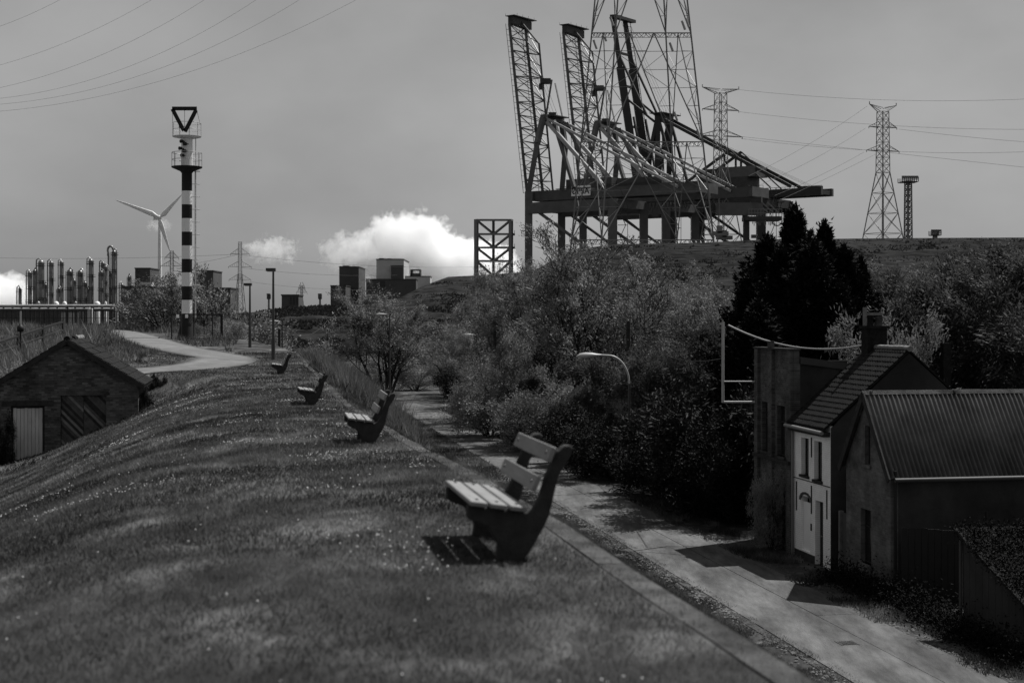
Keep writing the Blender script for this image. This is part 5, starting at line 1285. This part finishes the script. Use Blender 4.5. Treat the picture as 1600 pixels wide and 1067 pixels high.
# ------------------------------------------------------------------ power lines
def line(pts, r, label, group="overhead power lines"):
    n = 24; xs = [p[0] for p in pts]; ys_ = [p[1] for p in pts]; ds = [p[2] for p in pts]
    t = np.linspace(xs[0], xs[-1], n)
    if len(xs) == 3: c = np.polyfit(xs, ys_, 2); yy = np.polyval(c, t)
    else: yy = np.interp(t, xs, ys_)
    dd_ = np.interp(t, sorted(xs), [d for _, d in sorted(zip(xs, ds))])
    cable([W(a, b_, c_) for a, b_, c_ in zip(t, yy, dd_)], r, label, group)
for k, (a, b_, c_) in enumerate((((-60, 178), (240, 130), (600, -24)), ((-60, 166), (220, 118), (500, -20)), ((-60, 158), (200, 105), (430, -20)), ((-60, 148), (150, 90), (350, -20)), ((-60, 116), (100, 68), (270, -20)), ((-60, 60), (30, 30), (130, -20)))):
    line([(a[0], a[1], 300), (b_[0], b_[1], 300), (c_[0], c_[1], 300)], .024, ["lowest power line sweeping up across the upper left sky", "second lowest power line in the upper left sky", "third lowest power line in the upper left sky", "fourth lowest power line in the upper left sky", "short power line high in the upper left sky", "shortest power line cutting the top left corner"][k])
rl = [((1155, 175, 620), (1400, 197, 600), (1660, 202, 560), "upper power line leaving the horned pylon to the right"), ((1160, 214, 620), (1400, 240, 600), (1660, 268, 560), "middle power line sagging right across the lone pylon"), ((1158, 217, 620), (1400, 237, 600), (1660, 235, 560), "power line rising again beyond the lone pylon on the right"),
      ((1150, 140, 620), (1400, 157, 600), (1660, 152, 560), "topmost faint power line on the right"), ((1404, 202, 640), (1500, 213, 620), (1660, 226, 560), "power line from the lone pylon's upper arm to the right edge"),
      ((1355, 166, 640), (1270, 222, 560), (1170, 275, 450), "slanting power line from the lone pylon's horns down to the cranes"), ((1352, 201, 640), (1260, 255, 560), (1190, 288, 450), "slanting power line from the upper arm down to the cranes"),
      ((1350, 238, 640), (1280, 275, 560), (1210, 306, 450), "slanting power line from the lower arm down to the cranes"), ((1378, 236, 640), (1300, 275, 560), (1220, 312, 450), "second slanting power line from the lower arm"),
      ((-40, 402, 700), (150, 404, 700), (375, 397, 620), "faint power line running level behind the refinery tops"), ((375, 398, 620), (520, 412, 640), (760, 417, 700), "power line from the left distant pylon past the plume"), ((375, 418, 620), (480, 428, 640), (620, 430, 700), "lower power line right of the left distant pylon"),
      ((268, 416, 800), (320, 409, 700), (375, 397, 620), "power line between the small pylon and its taller neighbour"), ((375, 438, 620), (480, 450, 700), (620, 452, 900), "lowest power line right of the left distant pylon")]
for (a, b_, c_, lab) in rl: line([a, b_, c_], .055, lab)

# ------------------------------------------------------------------ steam
def steam(name, c, size, label, dens=.09, seed=0.0, shape=1.0, thr=.47, nscale=.065, wind=0.0):
    """closed lumpy hull filled with an uneven scattering volume"""
    m = bpy.data.materials.new(name + "_vapour"); m.use_nodes = True; t = m.node_tree; n = t.nodes; L = t.links; n.remove(n["Principled BSDF"])
    v = n.new("ShaderNodeVolumePrincipled"); v.inputs["Color"].default_value = (1, 1, 1, 1); v.inputs["Anisotropy"].default_value = .0
    tcn = n.new("ShaderNodeTexCoord"); g = n.new("ShaderNodeNewGeometry")
    ln = n.new("ShaderNodeVectorMath"); ln.operation = 'LENGTH'; L.new(tcn.outputs["Object"], ln.inputs[0])
    nz_ = n.new("ShaderNodeTexNoise"); nz_.inputs["Scale"].default_value = nscale; nz_.inputs["Detail"].default_value = 8; nz_.inputs["Roughness"].default_value = .74
    mm = n.new("ShaderNodeMapping"); mm.inputs["Location"].default_value = (seed * 13, seed * 7, seed); L.new(g.outputs["Position"], mm.inputs[0]); L.new(mm.outputs[0], nz_.inputs[0])
    fall = n.new("ShaderNodeMapRange"); fall.inputs["From Min"].default_value = .35; fall.inputs["From Max"].default_value = 1.0; fall.inputs["To Min"].default_value = .18 * shape; fall.inputs["To Max"].default_value = -.30
    L.new(ln.outputs["Value"], fall.inputs["Value"])
    ad = n.new("ShaderNodeMath"); ad.operation = 'ADD'; am = n.new("ShaderNodeMapRange"); am.clamp = False; am.inputs["From Min"].default_value = .2; am.inputs["From Max"].default_value = .8; am.inputs["To Min"].default_value = -.05; am.inputs["To Max"].default_value = 1.05; L.new(nz_.outputs["Fac"], am.inputs["Value"]); L.new(am.outputs[0], ad.inputs[0]); L.new(fall.outputs[0], ad.inputs[1])
    mr = n.new("ShaderNodeMapRange"); mr.inputs["From Min"].default_value = thr; mr.inputs["From Max"].default_value = thr + .035; mr.inputs["To Min"].default_value = 0; mr.inputs["To Max"].default_value = dens
    L.new(ad.outputs[0], mr.inputs["Value"]); L.new(mr.outputs[0], v.inputs["Density"]); L.new(v.outputs[0], n["Material Output"].inputs["Volume"])
    bm_ = MB(); K, J = 10, 16; vs2 = [(0, 0, -1)]
    for i in range(1, K):
        th = math.pi * i / K - math.pi / 2
        for j in range(J): a = 2 * math.pi * j / J; vs2.append((math.cos(th) * math.cos(a), math.cos(th) * math.sin(a), math.sin(th)))
    vs2.append((0, 0, 1)); fs2 = [(0, 1 + (j + 1) % J, 1 + j) for j in range(J)]
    for i in range(K - 2):
        for j in range(J): a = 1 + i * J + j; b_ = 1 + i * J + (j + 1) % J; fs2.append((a, b_, b_ + J, a + J))
    e = len(vs2) - 1; fs2 += [(e, 1 + (K - 2) * J + j, 1 + (K - 2) * J + (j + 1) % J) for j in range(J)]
    bm_.add(vs2, fs2, True); o = bm_.build(name, m); o.location = c; o.scale = size
    return tag(o, label, kind="stuff")
sd_ = PD + 120; q = sd_ / F
def ST(x0, x1, y0, y1, d, label, **k):
    c = W((x0 + x1) / 2, (y0 + y1) / 2, d); k2 = d / F; steam("steam", c, ((x1 - x0) / 2 * k2, (x1 - x0) / 2.6 * k2, (y1 - y0) / 2 * k2), label, **k)
ST(550, 730, 314, 478, 1040, "tall billowing core of the white steam cloud over the pale block", seed=1.0, shape=1.7, dens=.11, thr=.42)
ST(590, 830, 362, 480, 1060, "long low white steam bank trailing right behind the embankment", seed=2.0, shape=2.2, dens=.11, thr=.38)
ST(486, 616, 356, 436, 1020, "wispy white steam drifting left of the main cloud", seed=3.0, shape=.9, dens=.06, thr=.46)
ST(-110, 60, 412, 520, 900, "white steam bank at the far left edge beside the refinery", seed=4.0, shape=2.0, dens=.11, thr=.38)
ST(360, 484, 360, 424, 1300, "small torn puff of steam near the left distant pylon", seed=5.3, shape=.5, dens=.05, thr=.50)
ST(226, 272, 336, 370, 1500, "faint scrap of vapour behind the wind turbine hub", seed=7.3, shape=.5, dens=.03, thr=.46)

for (px0_, px1_, py_, d_, lab) in ((592, 630, 404.5, 878, "row of short vents and pipes along the pale block's roof"), (531, 560, 416.5, 898, "row of small vents along the boiler house roof"), (194, 238, 447.5, 638, "row of small vents along the refinery block roof")):
    t = thing("roof_vents", W((px0_ + px1_) / 2, py_ + 1.5, d_), lab, "vents"); x_ = px0_ + 1
    while x_ < px1_:
        b = MB(); hh = RN.uniform(1.0, 3.4); b.tube([W(x_, py_ + 2, d_ + 3), W(x_, py_ + 2 - hh, d_ + 3)], .25, 6); b.build("vent_pipe", m_darkst, t); x_ += RN.uniform(2.5, 5.5)
for (x0, x1, y0, y1, d_) in ((590.5, 590.9, 408, 440, 879), (600, 600.4, 408, 436, 879), (629.6, 630, 408, 437, 877), (547, 547.5, 418, 446, 899), (553, 554.5, 419, 446, 899)):
    pass
n = 70000; pxr = NR.uniform(300, 1750, n); rk = NR.random(n)
dt_ = np.array(bund_d(pxr)); zt = EYE + (HY - np.array(bund_top(pxr))) / F * dt_; berm = np.minimum(2.3, zt - .3)
tt = NR.random(n) * .82
u1 = tt / .28; u3 = np.clip((tt - .36) / .48, 0, 1)
dd = np.where(tt < .28, 292 + 24 * u1, np.where(tt < .36, 316 + 14 * (tt - .28) / .08, 330 + (dt_ - 330) * u3))
zz = np.where(tt < .28, -7.1 + (berm + 6.2) * u1, np.where(tt < .36, berm - .9 + .9 * (tt - .28) / .08, berm + (zt - berm) * u3 ** .93))
xx = (pxr - CX) / F * dd
cl = np.array([mnoise.noise((a_ * .05, b_ * .05, c_ * .45)) + .6 * mnoise.noise((a_ * .25, b_ * .25, c_ * 1.4)) for a_, b_, c_ in zip(xx, dd, zz)]) > -.05
xx, dd, zz = xx[cl], dd[cl], zz[cl]; n = len(xx)
blades("embankment_tussocks", xx, dd, zz - .25, NR.uniform(.3, .8, n) * np.where(rk[:1], 1, 1), NR.uniform(.5, 1.5, n), m_tuft, "coarse tussocks of grass all over the embankment", .6)
# ------------------------------------------------------------------ trees
def seg_mesh(segs, n=5):
    """segs: list (p0,p1,r0,r1) -> vertex and quad arrays"""
    P0 = np.array([s[0][:] for s in segs]); P1 = np.array([s[1][:] for s in segs]); R0 = np.array([s[2] for s in segs]); R1 = np.array([s[3] for s in segs])
    D = P1 - P0; D /= np.maximum(np.linalg.norm(D, axis=1, keepdims=True), 1e-6)
    ref = np.where(np.abs(D[:, 2:3]) < .9, np.array([[0, 0, 1.0]]), np.array([[1.0, 0, 0]])); X = np.cross(D, ref); X /= np.linalg.norm(X, axis=1, keepdims=True); Y = np.cross(D, X)
    a = np.arange(n) * 2 * np.pi / n; c, s = np.cos(a)[None, :, None], np.sin(a)[None, :, None]
    off = X[:, None, :] * c + Y[:, None, :] * s
    v = np.concatenate([P0[:, None] + off * R0[:, None, None], P1[:, None] + off * R1[:, None, None]], 1).reshape(-1, 3)
    j = np.arange(n); q = np.stack([j, (j + 1) % n, (j + 1) % n + n, j + n], 1); f = (np.arange(len(segs)) * 2 * n)[:, None, None] + q[None]
    return v, f.reshape(-1, 4)
def leaf_arrays(c, size, droop=0.0, dirs=None, asp=.5):
    n = len(c); a = NR.normal(size=(n, 3)) * (1 if dirs is None else .45); a[:, 2] -= droop
    if dirs is not None: a += dirs
    a /= np.linalg.norm(a, axis=1, keepdims=True); b = NR.normal(size=(n, 3)); b -= a * (a * b).sum(1, keepdims=True); b /= np.linalg.norm(b, axis=1, keepdims=True)
    s = size * NR.uniform(.6, 1.4, (n, 1)); a = a * s; b = b * s * asp
    v = np.stack([c - a, c + b * .9 - a * .1, c + a, c - b * .9 - a * .1], 1).reshape(-1, 3); return v, np.arange(n * 4).reshape(-1, 4)
def grow(rng, H, spread, stems, sub=(6, 6, 4), wig=.18, up=.10, lean=(0, 0), r0=None, fork=.25, twig=1.0):
    segs = []; tips = []
    def br(p, d, L, r, depth):
        ns = 5 if depth < 2 else 3; pts = [p]; st = L / ns
        for i in range(ns):
            d = (d + Vector((rng.gauss(0, wig), rng.gauss(0, wig), rng.gauss(0, wig * .6) + up + (0 if depth < 1 else up * .5))) + Vector((lean[0], lean[1], 0)) * .12).normalized()
            q = pts[-1] + d * st; ra = r * (1 - .8 * i / ns); rb = r * (1 - .8 * (i + 1) / ns); segs.append((pts[-1], q, ra, rb)); pts.append(q)
            if depth >= 2 or (depth == 1 and i >= 2): tips.append((q, (pts[-1] - pts[-2]).normalized()))
        if depth < len(sub):
            k = sub[depth]
            for j in range(k):
                t = fork + (1 - fork) * (j + rng.random()) / k; t = min(t, .98); i = min(int(t * ns), ns - 1); q = pts[i].lerp(pts[i + 1], t * ns - i)
                ax = Vector((rng.gauss(0, 1), rng.gauss(0, 1), rng.gauss(0, .5))); ax = (ax - d * ax.dot(d)).normalized()
                base = (pts[i + 1] - pts[i]).normalized(); nd = (base * .65 + ax * .75).normalized()
                br(q, nd, L * (.62 - .25 * t) * rng.uniform(.7, 1.2) * (twig if depth == len(sub) - 1 else 1), r * (1 - .75 * t) * .55, depth + 1)
    for s_ in range(stems):
        a = 2 * math.pi * (s_ + rng.random() * .6) / stems; k = spread * rng.uniform(.3, 1) if stems > 1 else 0
        d = Vector((math.cos(a) * k, math.sin(a) * k, 1)).normalized()
        br(Vector((math.cos(a) * .12 * (stems > 1), math.sin(a) * .12 * (stems > 1), -.3)), d, H * rng.uniform(.75, 1.0), r0 or H * .014, 0)
    return segs, tips
PROTO = {}
def tree_proto(key, H, leafn, leafs, mleaf, seed, jit=.35, frac=.45, droop=0.0, n=5, minr=0.0, **kw):
    rng = random.Random(seed); segs, tips = grow(rng, H, **kw)
    if minr: segs = [(a, b, max(c * 1.25, minr), max(d * 1.25, minr * .7)) for a, b, c, d in segs]
    v, f = seg_mesh(segs, n); tr = fast_mesh("trunk", v, f, m_bark); 
    tp = np.array([t[0][:] for t in tips]); td = np.array([t[1][:] for t in tips]); sel = np.where(NR.random(len(tp)) < frac)[0]; wt = NR.random(len(sel)) ** 1.5 + .05; idx = NR.choice(sel, leafn, p=wt / wt.sum()); c = tp[idx] + NR.normal(size=(leafn, 3)) * jit * .5 + td[idx] * NR.uniform(-.35, .35, (leafn, 1)) - np.array([[0, 0, 1.0]]) * np.abs(NR.normal(size=(leafn, 1))) * jit * (.3 + droop); dr = td[idx]
    clump = np.array([mnoise.noise((p[0] * .7 + seed, p[1] * .7, p[2] * .7)) for p in tp])[idx]; kk_ = ((clump > -.05) | (NR.random(leafn) < .25)) & (c[:, 2] > .2); c = c[kk_]; dr = dr[kk_]
    v, f = leaf_arrays(c, leafs * 1.5, droop, dr, .33); cr_ = fast_mesh("crown", v, f, mleaf); cr_["kind"] = "stuff" if False else "stuff"
    del cr_["kind"]
    hmax = float(tp[:, 2].max()); PROTO[key] = (tr.data, cr_.data, hmax); bpy.data.objects.remove(tr); bpy.data.objects.remove(cr_)
def put_tree(key, name, base, height, yaw, label, group, cat_="tree", sx=1.0):
    tm, cm, h = PROTO[key]; t = thing(name, base, label, cat_, group); k = height / h
    t.scale = (k * sx, k * sx, k); t.rotation_euler.z = yaw
    for nm, me in (("trunk", tm), ("crown", cm)):
        o = bpy.data.objects.new(nm, me); COL.objects.link(o); o.parent = t
    return t
def tree_px(key, name, px, d, pyt, zb, yaw, label, group, sx=1.0, cat_="tree"):
    x = (px - CX) / F * d; zt = EYE + (HY - pyt) / F * d; return put_tree(key, name, Vector((x, d, zb)), zt - zb, yaw, label, group, cat_, sx)
tree_proto("round", 11, 42000, .085, m_leaf, 3, stems=6, spread=.75, sub=(7, 6, 4), wig=.13, up=.10, jit=.35, minr=.012)
tree_proto("fan", 14, 50000, .085, m_leaf, 8, frac=.33, stems=7, spread=.55, sub=(8, 6, 4), wig=.12, up=.15, jit=.4, minr=.02)
tree_proto("willow", 13, 60000, .085, m_leaf, 15, stems=4, spread=.4, sub=(8, 6, 4), wig=.16, up=.05, jit=.5, droop=.9, minr=.012)
tree_proto("bush", 5, 34000, .06, m_leaf, 22, stems=9, spread=1.1, sub=(6, 6, 3), wig=.2, up=.05, jit=.35, fork=.1)
tree_proto("darkbush", 5, 50000, .07, m_leafd, 27, stems=10, spread=1.1, sub=(6, 6, 4), wig=.2, up=.05, jit=.4, fork=.05)
tree_proto("wind", 8, 6000, .10, m_leaf, 31, stems=3, spread=.3, sub=(7, 6, 3), wig=.14, up=.08, lean=(-.6, 0), jit=.3, minr=.02)
tree_proto("oak", 11, 80000, .08, m_oakleaf, 39, stems=3, spread=.5, sub=(8, 7, 4), wig=.17, up=.04, jit=.55, minr=.012)
tree_proto("blossom", 6, 9000, .06, m_leafb, 44, stems=2, spread=.3, sub=(7, 5, 3), wig=.18, up=.06, jit=.3)
G1 = "leafing trees on the low ground between the lane and the embankment"
tree_px("round", "round_tree", 603, 150, 434, LOW, .3, "rounded half-bare tree standing alone behind the slim lane lamp", G1, 1.3)
tree_px("round", "round_tree", 735, 158, 490, LOW, 2.1, "smaller round tree between the lone round tree and the willows", G1, 1.2)
tree_px("fan", "fan_tree", 930, 100, 345, LOW, .9, "biggest tree, many upright bare stems fanning out before the cranes", G1, 1.25)
tree_px("willow", "willow_tree", 805, 122, 392, LOW, 1.7, "drooping willow at the left of the big fan-shaped tree", G1, .8)
tree_px("willow", "willow_tree", 755, 140, 438, LOW, 4.0, "thin drooping willow leaning left under the steel framework", G1, .7)
tree_px("willow", "willow_tree", 1010, 118, 430, LOW, 3.2, "soft crowned willow between the big fan-shaped tree and the conifers", G1, .85)
tree_px("willow", "willow_tree", 1090, 96, 428, LOW, 5.1, "broad willow crown hanging just left of the dark conifers", G1, .9)
tree_px("oak", "hedgerow_tree", 840, 98, 590, LOW, .4, "low leafy tree under the left side of the fan-shaped tree", G1, 1.1)
tree_px("bush", "shrub", 765, 105, 585, LOW, .4, "rounded shrub at the bend of the lane under the willows", G1, 1.2, "bush")
tree_px("bush", "shrub", 830, 93, 600, LOW, 1.9, "leafy shrub on the verge right of the lane bend", G1, 1.2, "bush")
tree_px("darkbush", "ivy_bush", 905, 84, 625, LOW, .9, "dark ivy bush low beside the lane behind the nearest bench", G1, 1.0, "bush")
tree_px("darkbush", "ivy_bush", 962, 77, 640, LOW, 2.4, "dense dark bush under the swan-necked lamp", G1, 1.2, "bush")
tree_px("darkbush", "ivy_bush", 1030, 70, 650, LOW, 3.9, "dark bush at the lane edge right of the swan-necked lamp", G1, 1.2, "bush")
tree_px("darkbush", "ivy_bush", 1100, 66, 600, LOW, 5.2, "dark overhanging bush left of the pale bracket", G1, 1.1, "bush")
tree_px("darkbush", "ivy_bush", 1148, 60.5, 640, LOW, .2, "black shaded bush against the end of the tall brick house", G1, .9, "bush")
tree_px("willow", "willow_tree", 1062, 80, 520, LOW, .7, "bushy low willow right behind the swan-necked lamp", G1, .9)
tree_px("bush", "shrub", 565, 165, 552, LOW, 3.0, "wide shrub left of the lone rounded tree", G1, 1.3, "bush")
tree_px("darkbush", "ivy_bush", 720, 150, 565, LOW, 1.2, "dark little bush at the field edge left of the willows", G1, 1.0, "bush")
tree_px("willow", "willow_tree", 1040, 82, 575, LOW, 2.7, "hanging willow curtain right of the swan-necked lamp pole", G1, .9)
for (k_, px, d, py, yaw, lab, sx) in (("bush", 650, 175, 560, 1.0, "low scrub at the far side of the lane bend", 1.6), ("round", 680, 190, 515, 1.0, "faint round tree beyond the lane bend", 1.3), ("bush", 700, 250, 545, 2.0, "scrub patch at the foot of the embankment, left part", 2.2), ("fan", 845, 118, 385, 4.2, "fan-shaped tree behind the left willow", 1.0), ("willow", 700, 165, 505, 3.3, "faint willow far left, behind the field edge bush", 1.0), ("willow", 850, 128, 402, .5, "tall willow crown directly left of the pylon foot", .8), ("fan", 985, 126, 398, 2.9, "second fan-shaped tree right of the biggest one", 1.0), ("willow", 1052, 128, 428, 4.4, "willow crown between the fan trees and the broad willow", .9),
    ("willow", 1130, 104, 418, .1, "willow crown touching the left conifers", .9), ("willow", 870, 122, 455, 5.3, "dense willow filling the heart of the big tree group", 1.1), ("oak", 905, 92, 600, 3.1, "leafy undergrowth tree below the biggest fan tree", 1.2), ("oak", 1020, 88, 590, 1.1, "leafy undergrowth tree right of the swan-necked lamp pole", 1.2), ("willow", 800, 104, 500, 2.2, "lower willow at the bend of the lane", 1.0), ("oak", 1095, 80, 500, 4.9, "leafy tree behind the pale bracket on its left", 1.0), ("darkbush", 1175, 62, 560, 2.0, "black bush mass directly behind the tall brick house", 1.0)):
    tree_px(k_, {"bush": "shrub", "round": "round_tree", "willow": "willow_tree", "fan": "fan_tree", "oak": "hedgerow_tree", "darkbush": "ivy_bush"}[k_], px, d, py, LOW, yaw, lab, G1, sx)
G2 = "trees behind the houses"
tree_px("oak", "broadleaf_tree", 1410, 92, 425, LOW, .3, "leafy tree right of the dark conifers above the roofs", G2, 1.0)
tree_px("oak", "broadleaf_tree", 1490, 84, 405, LOW, 2.2, "large leafy tree above the corrugated barn roof", G2, 1.1)
tree_px("oak", "broadleaf_tree", 1580, 78, 385, LOW, 4.0, "large leafy tree at the right edge of the photo", G2, 1.1)
tree_px("oak", "broadleaf_tree", 1545, 100, 392, LOW, 1.2, "tall crown between the two large trees on the right", G2, 1.1)
tree_px("oak", "broadleaf_tree", 1440, 100, 440, LOW, 5.2, "lower leafy crown above the chimney blossom", G2, 1.2)
tree_px("willow", "broadleaf_tree", 1340, 110, 400, LOW, 5.0, "pale leafing crown peeping between the conifers and the right trees", G2, .9)
tree_px("willow", "broadleaf_tree", 1460, 115, 412, LOW, 1.0, "paler crown behind the large trees on the right", G2, 1.0)
tree_px("blossom", "blossom_tree", 1402, 60, 482, LOW, .7, "small pale blossoming tree beside the white house chimney", G2, .6)
hq = Vector(((1560 - CX) / F * 63, 63, LOW)); n = 60000
u = NR.uniform(-3.0, 3.6, n); w_ = NR.uniform(-.7, .7, n); hh = (3.75 + .18 * np.sin(u * 2.1) + .1 * np.sin(u * 6.3)) ; k = NR.integers(0, 3, n)
zz_ = NR.uniform(0, 1, n) * hh; zz_ = np.where(k == 0, hh, zz_); w_ = np.where(k == 1, -.7, w_)
c = np.array(hq[:]) + np.array(VD[:]) * u[:, None] + np.array(UD[:]) * w_[:, None]; c[:, 2] = LOW + zz_; c += NR.normal(size=(n, 3)) * .12
hd = thing("garden_hedge", hq, "long dark clipped hedge behind the ridge of the corrugated barn", "hedge", None)
v, f = leaf_arrays(c, .075); o = fast_mesh("crown", v, f, m_leafd, hd)
segs = [(hq + VD * a_ - Z * .2, hq + VD * (a_ + .1) + Z * 3.4, .05, .02) for a_ in np.arange(-2.8, 3.5, .5)]
v, f = seg_mesh(segs, 5); fast_mesh("stems", v, f, m_bark, hd)["kind"] = "stuff"
G3 = "wind-bent trees round the beacon"
for (px, d, pyt, yaw, lab, sx) in ((256, 128, 428, 0, "wind-bent thin tree left of the beacon, nearest to it", 1.0), (270, 138, 440, .4, "lower wind-bent tree just behind the left side of the beacon", 1.2), (318, 126, 418, .1, "wind-bent tree immediately right of the beacon", .9), (338, 130, 412, -.3, "tallest wind-bent tree right of the beacon", .9), (362, 134, 452, .3, "low wind-bent tree at the right end of the beacon thicket", 1.2)):
    x = (px - CX) / F * d; zb = gz(x, d) - .5; tree_px("wind", "bent_tree", px, d, pyt, zb, yaw, lab, G3, sx)
for (px, d, pyt, key, lab, sx) in ((385, 130, 486, "bush", "scrubby bush right of the beacon fence", 1.2), (350, 118, 495, "bush", "scrubby bush behind the beacon fence corner", 1.0), (243, 56.5, 582, "darkbush", "dark rounded bush beside the right eave of the brick shed", .8), (221, 51.2, 606, "darkbush", "small black bush tucked against the shed's right wall", .6), (300, 112, 503, "bush", "scrub tangled round the foot of the beacon", 1.1), (412, 140, 540, "bush", "low scrub behind the two dike lamps", 1.3), (40, 60, 565, "bush", "pale scrub behind the left slope of the shed roof", 1.3), (-4, 48.6, 632, "darkbush", "dark scrub pressed against the shed's left door post", .35)):  # the black bush by the shed wall is added to darken its sunlit face
    x = (px - CX) / F * d; zb = gz(x, d) - .3; tree_px(key, "scrub_bush", px, d, pyt, zb, px * .1, lab, G3, sx, "bush")
x = (1238 - CX) / F * 53.3
put_tree("bush", "facade_creeper", Vector((9.75, 53.4, LOW)), 3.0, .7, "climbing shrub growing up the front of the tall brick house", G2, "bush", .45)
# conifers: dense tapering masses of dark sprays
def conifer_proto(key, H, R, n, seed):
    rng = np.random.default_rng(seed); nb = 210; segs = [(Vector((0, 0, -.5)), Vector((0, 0, H * .5)), .22, .12), (Vector((0, 0, H * .5)), Vector((0, 0, H * .97)), .12, .02)]
    C, D = [], []
    for i in range(nb):
        t = (i + rng.random()) / nb; t = t ** .9; a = i * 2.39996 + rng.normal() * .3; L = (R * (1 - t) ** .85 + .16) * rng.uniform(.55, 1.25) * (1 + .25 * math.sin(a * 2 + seed))
        h = np.array([math.cos(a), math.sin(a), 0]); m = max(60, int(n / nb * (.35 + 1.3 * (1 - t)))); u = rng.random(m) ** .6
        rise = .15 + .55 * u ** 2
        base = np.array([0, 0, t * H * .97])[None] + h[None] * (L * u)[:, None] + np.array([0, 0, 1.0])[None] * (L * rise)[:, None] * u[:, None]
        sp = (.10 + .30 * (1 - u)) * (.5 + .8 * (1 - t)); base += rng.normal(size=(m, 3)) * sp[:, None] * np.array([1, 1, 1.15])
        d = h[None] * .8 + np.array([0, 0, .55])[None] + rng.normal(size=(m, 3)) * .5; C.append(base); D.append(d)
        q = Vector((0, 0, t * H * .95)); segs.append((q, q + Vector((h[0] * L * .8, h[1] * L * .8, L * .4)), .04, .012))
    # the leader
    m = 260; C.append(np.stack([rng.normal(size=m) * .07, rng.normal(size=m) * .07, H * rng.uniform(.9, 1.0, m)], 1)); D.append(rng.normal(size=(m, 3)) * .4 + np.array([0, 0, 1.0]))
    c = np.concatenate(C); d = np.concatenate(D); k = len(c); d /= np.linalg.norm(d, axis=1, keepdims=True)
    b = np.cross(d, rng.normal(size=(k, 3))); b /= np.linalg.norm(b, axis=1, keepdims=True); s = rng.uniform(.10, .24, (k, 1))
    v = np.stack([c - b * s * .3, c + b * s * .3, c + d * s * 1.2], 1).reshape(-1, 3)
    cr_ = fast_mesh("crown", v, np.arange(k * 3).reshape(-1, 3), m_needle)
    vv, ff_ = seg_mesh(segs, 5); tr = fast_mesh("trunk", vv, ff_, m_bark); PROTO[key] = (tr.data, cr_.data, H); bpy.data.objects.remove(tr); bpy.data.objects.remove(cr_)
conifer_proto("con1", 14, 2.9, 60000, 2); conifer_proto("con2", 12, 3.2, 60000, 9)
G4 = "dark conifers behind the tall brick house"
for (px, d, pyt, key, yaw, sx, lab) in ((1262, 70, 372, "con2", 1.3, 1.4, "wide dark conifer filling the clump below its two spires"), (1215, 73, 400, "con2", 5.3, 1.3, "wide dark conifer at the back left of the clump"), (1320, 74, 408, "con2", .3, 1.3, "wide dark conifer at the back right of the clump"), (1185, 65, 470, "con2", 4.6, 1.3, "dark conifer directly over the brick house parapet"), (1242, 72, 322, "con1", 0, .95, "tallest pointed dark conifer of the clump"), (1288, 73, 345, "con1", 2, .95, "second tallest dark conifer, right of the tallest spire"), (1198, 71, 368, "con2", 1, 1.0, "dark conifer left of the tallest spire"), (1222, 68, 385, "con2", 4, .9, "dark conifer filling the front left of the clump"), (1318, 70, 385, "con2", 3, 1.0, "dark conifer right of the second spire"), (1345, 71, 402, "con1", 5, .95, "dark conifer at the right end of the clump"), (1172, 69, 425, "con2", 2.5, 1.0, "low dark conifer at the left end of the clump"), (1270, 67, 380, "con2", .6, 1.1, "broad dark conifer in the middle front of the clump"), (1310, 66, 440, "con2", 2.2, 1.0, "short dark conifer just above the white house roof")):
    tree_px(key, "conifer", px, d, pyt, LOW, yaw, lab, G4, sx)
# ivy over the lean-to and weeds at wall feet
n = 45000; u = NR.random(n); w_ = NR.random(n); q0 = np.array((ls - VD * .2 + UD * .2 + Z * 2.95)[:]); c = q0 + np.array((-UD * 3.7 - Z * 1.42)[:]) * u[:, None] + np.array((VD * 6.6)[:]) * w_[:, None] + NR.normal(size=(n, 3)) * (.10, .10, .10)
v, f = leaf_arrays(c, .035); o = fast_mesh("ivy", v, f, m_ivy, LS); o["kind"] = "stuff"
n = 24000; u = NR.random(n); c0_ = np.array((Bs - VD * .4)[:]); c = c0_ + np.array((-UD * 13)[:]) * u[:, None] + np.array(VD[:]) * NR.normal(size=(n, 1)) * .45; c[:, 2] = LOW + np.abs(NR.normal(size=n)) * .35
v, f = leaf_arrays(c, .04); o = fast_mesh("verge_weeds", v, f, m_ivy); tag(o, "low dark weeds along the foot of the barn and board fence", kind="stuff")
# big clods and scrub on the embankment
n = 9000; pxr = NR.uniform(330, 1750, n); kk = NR.random(n)
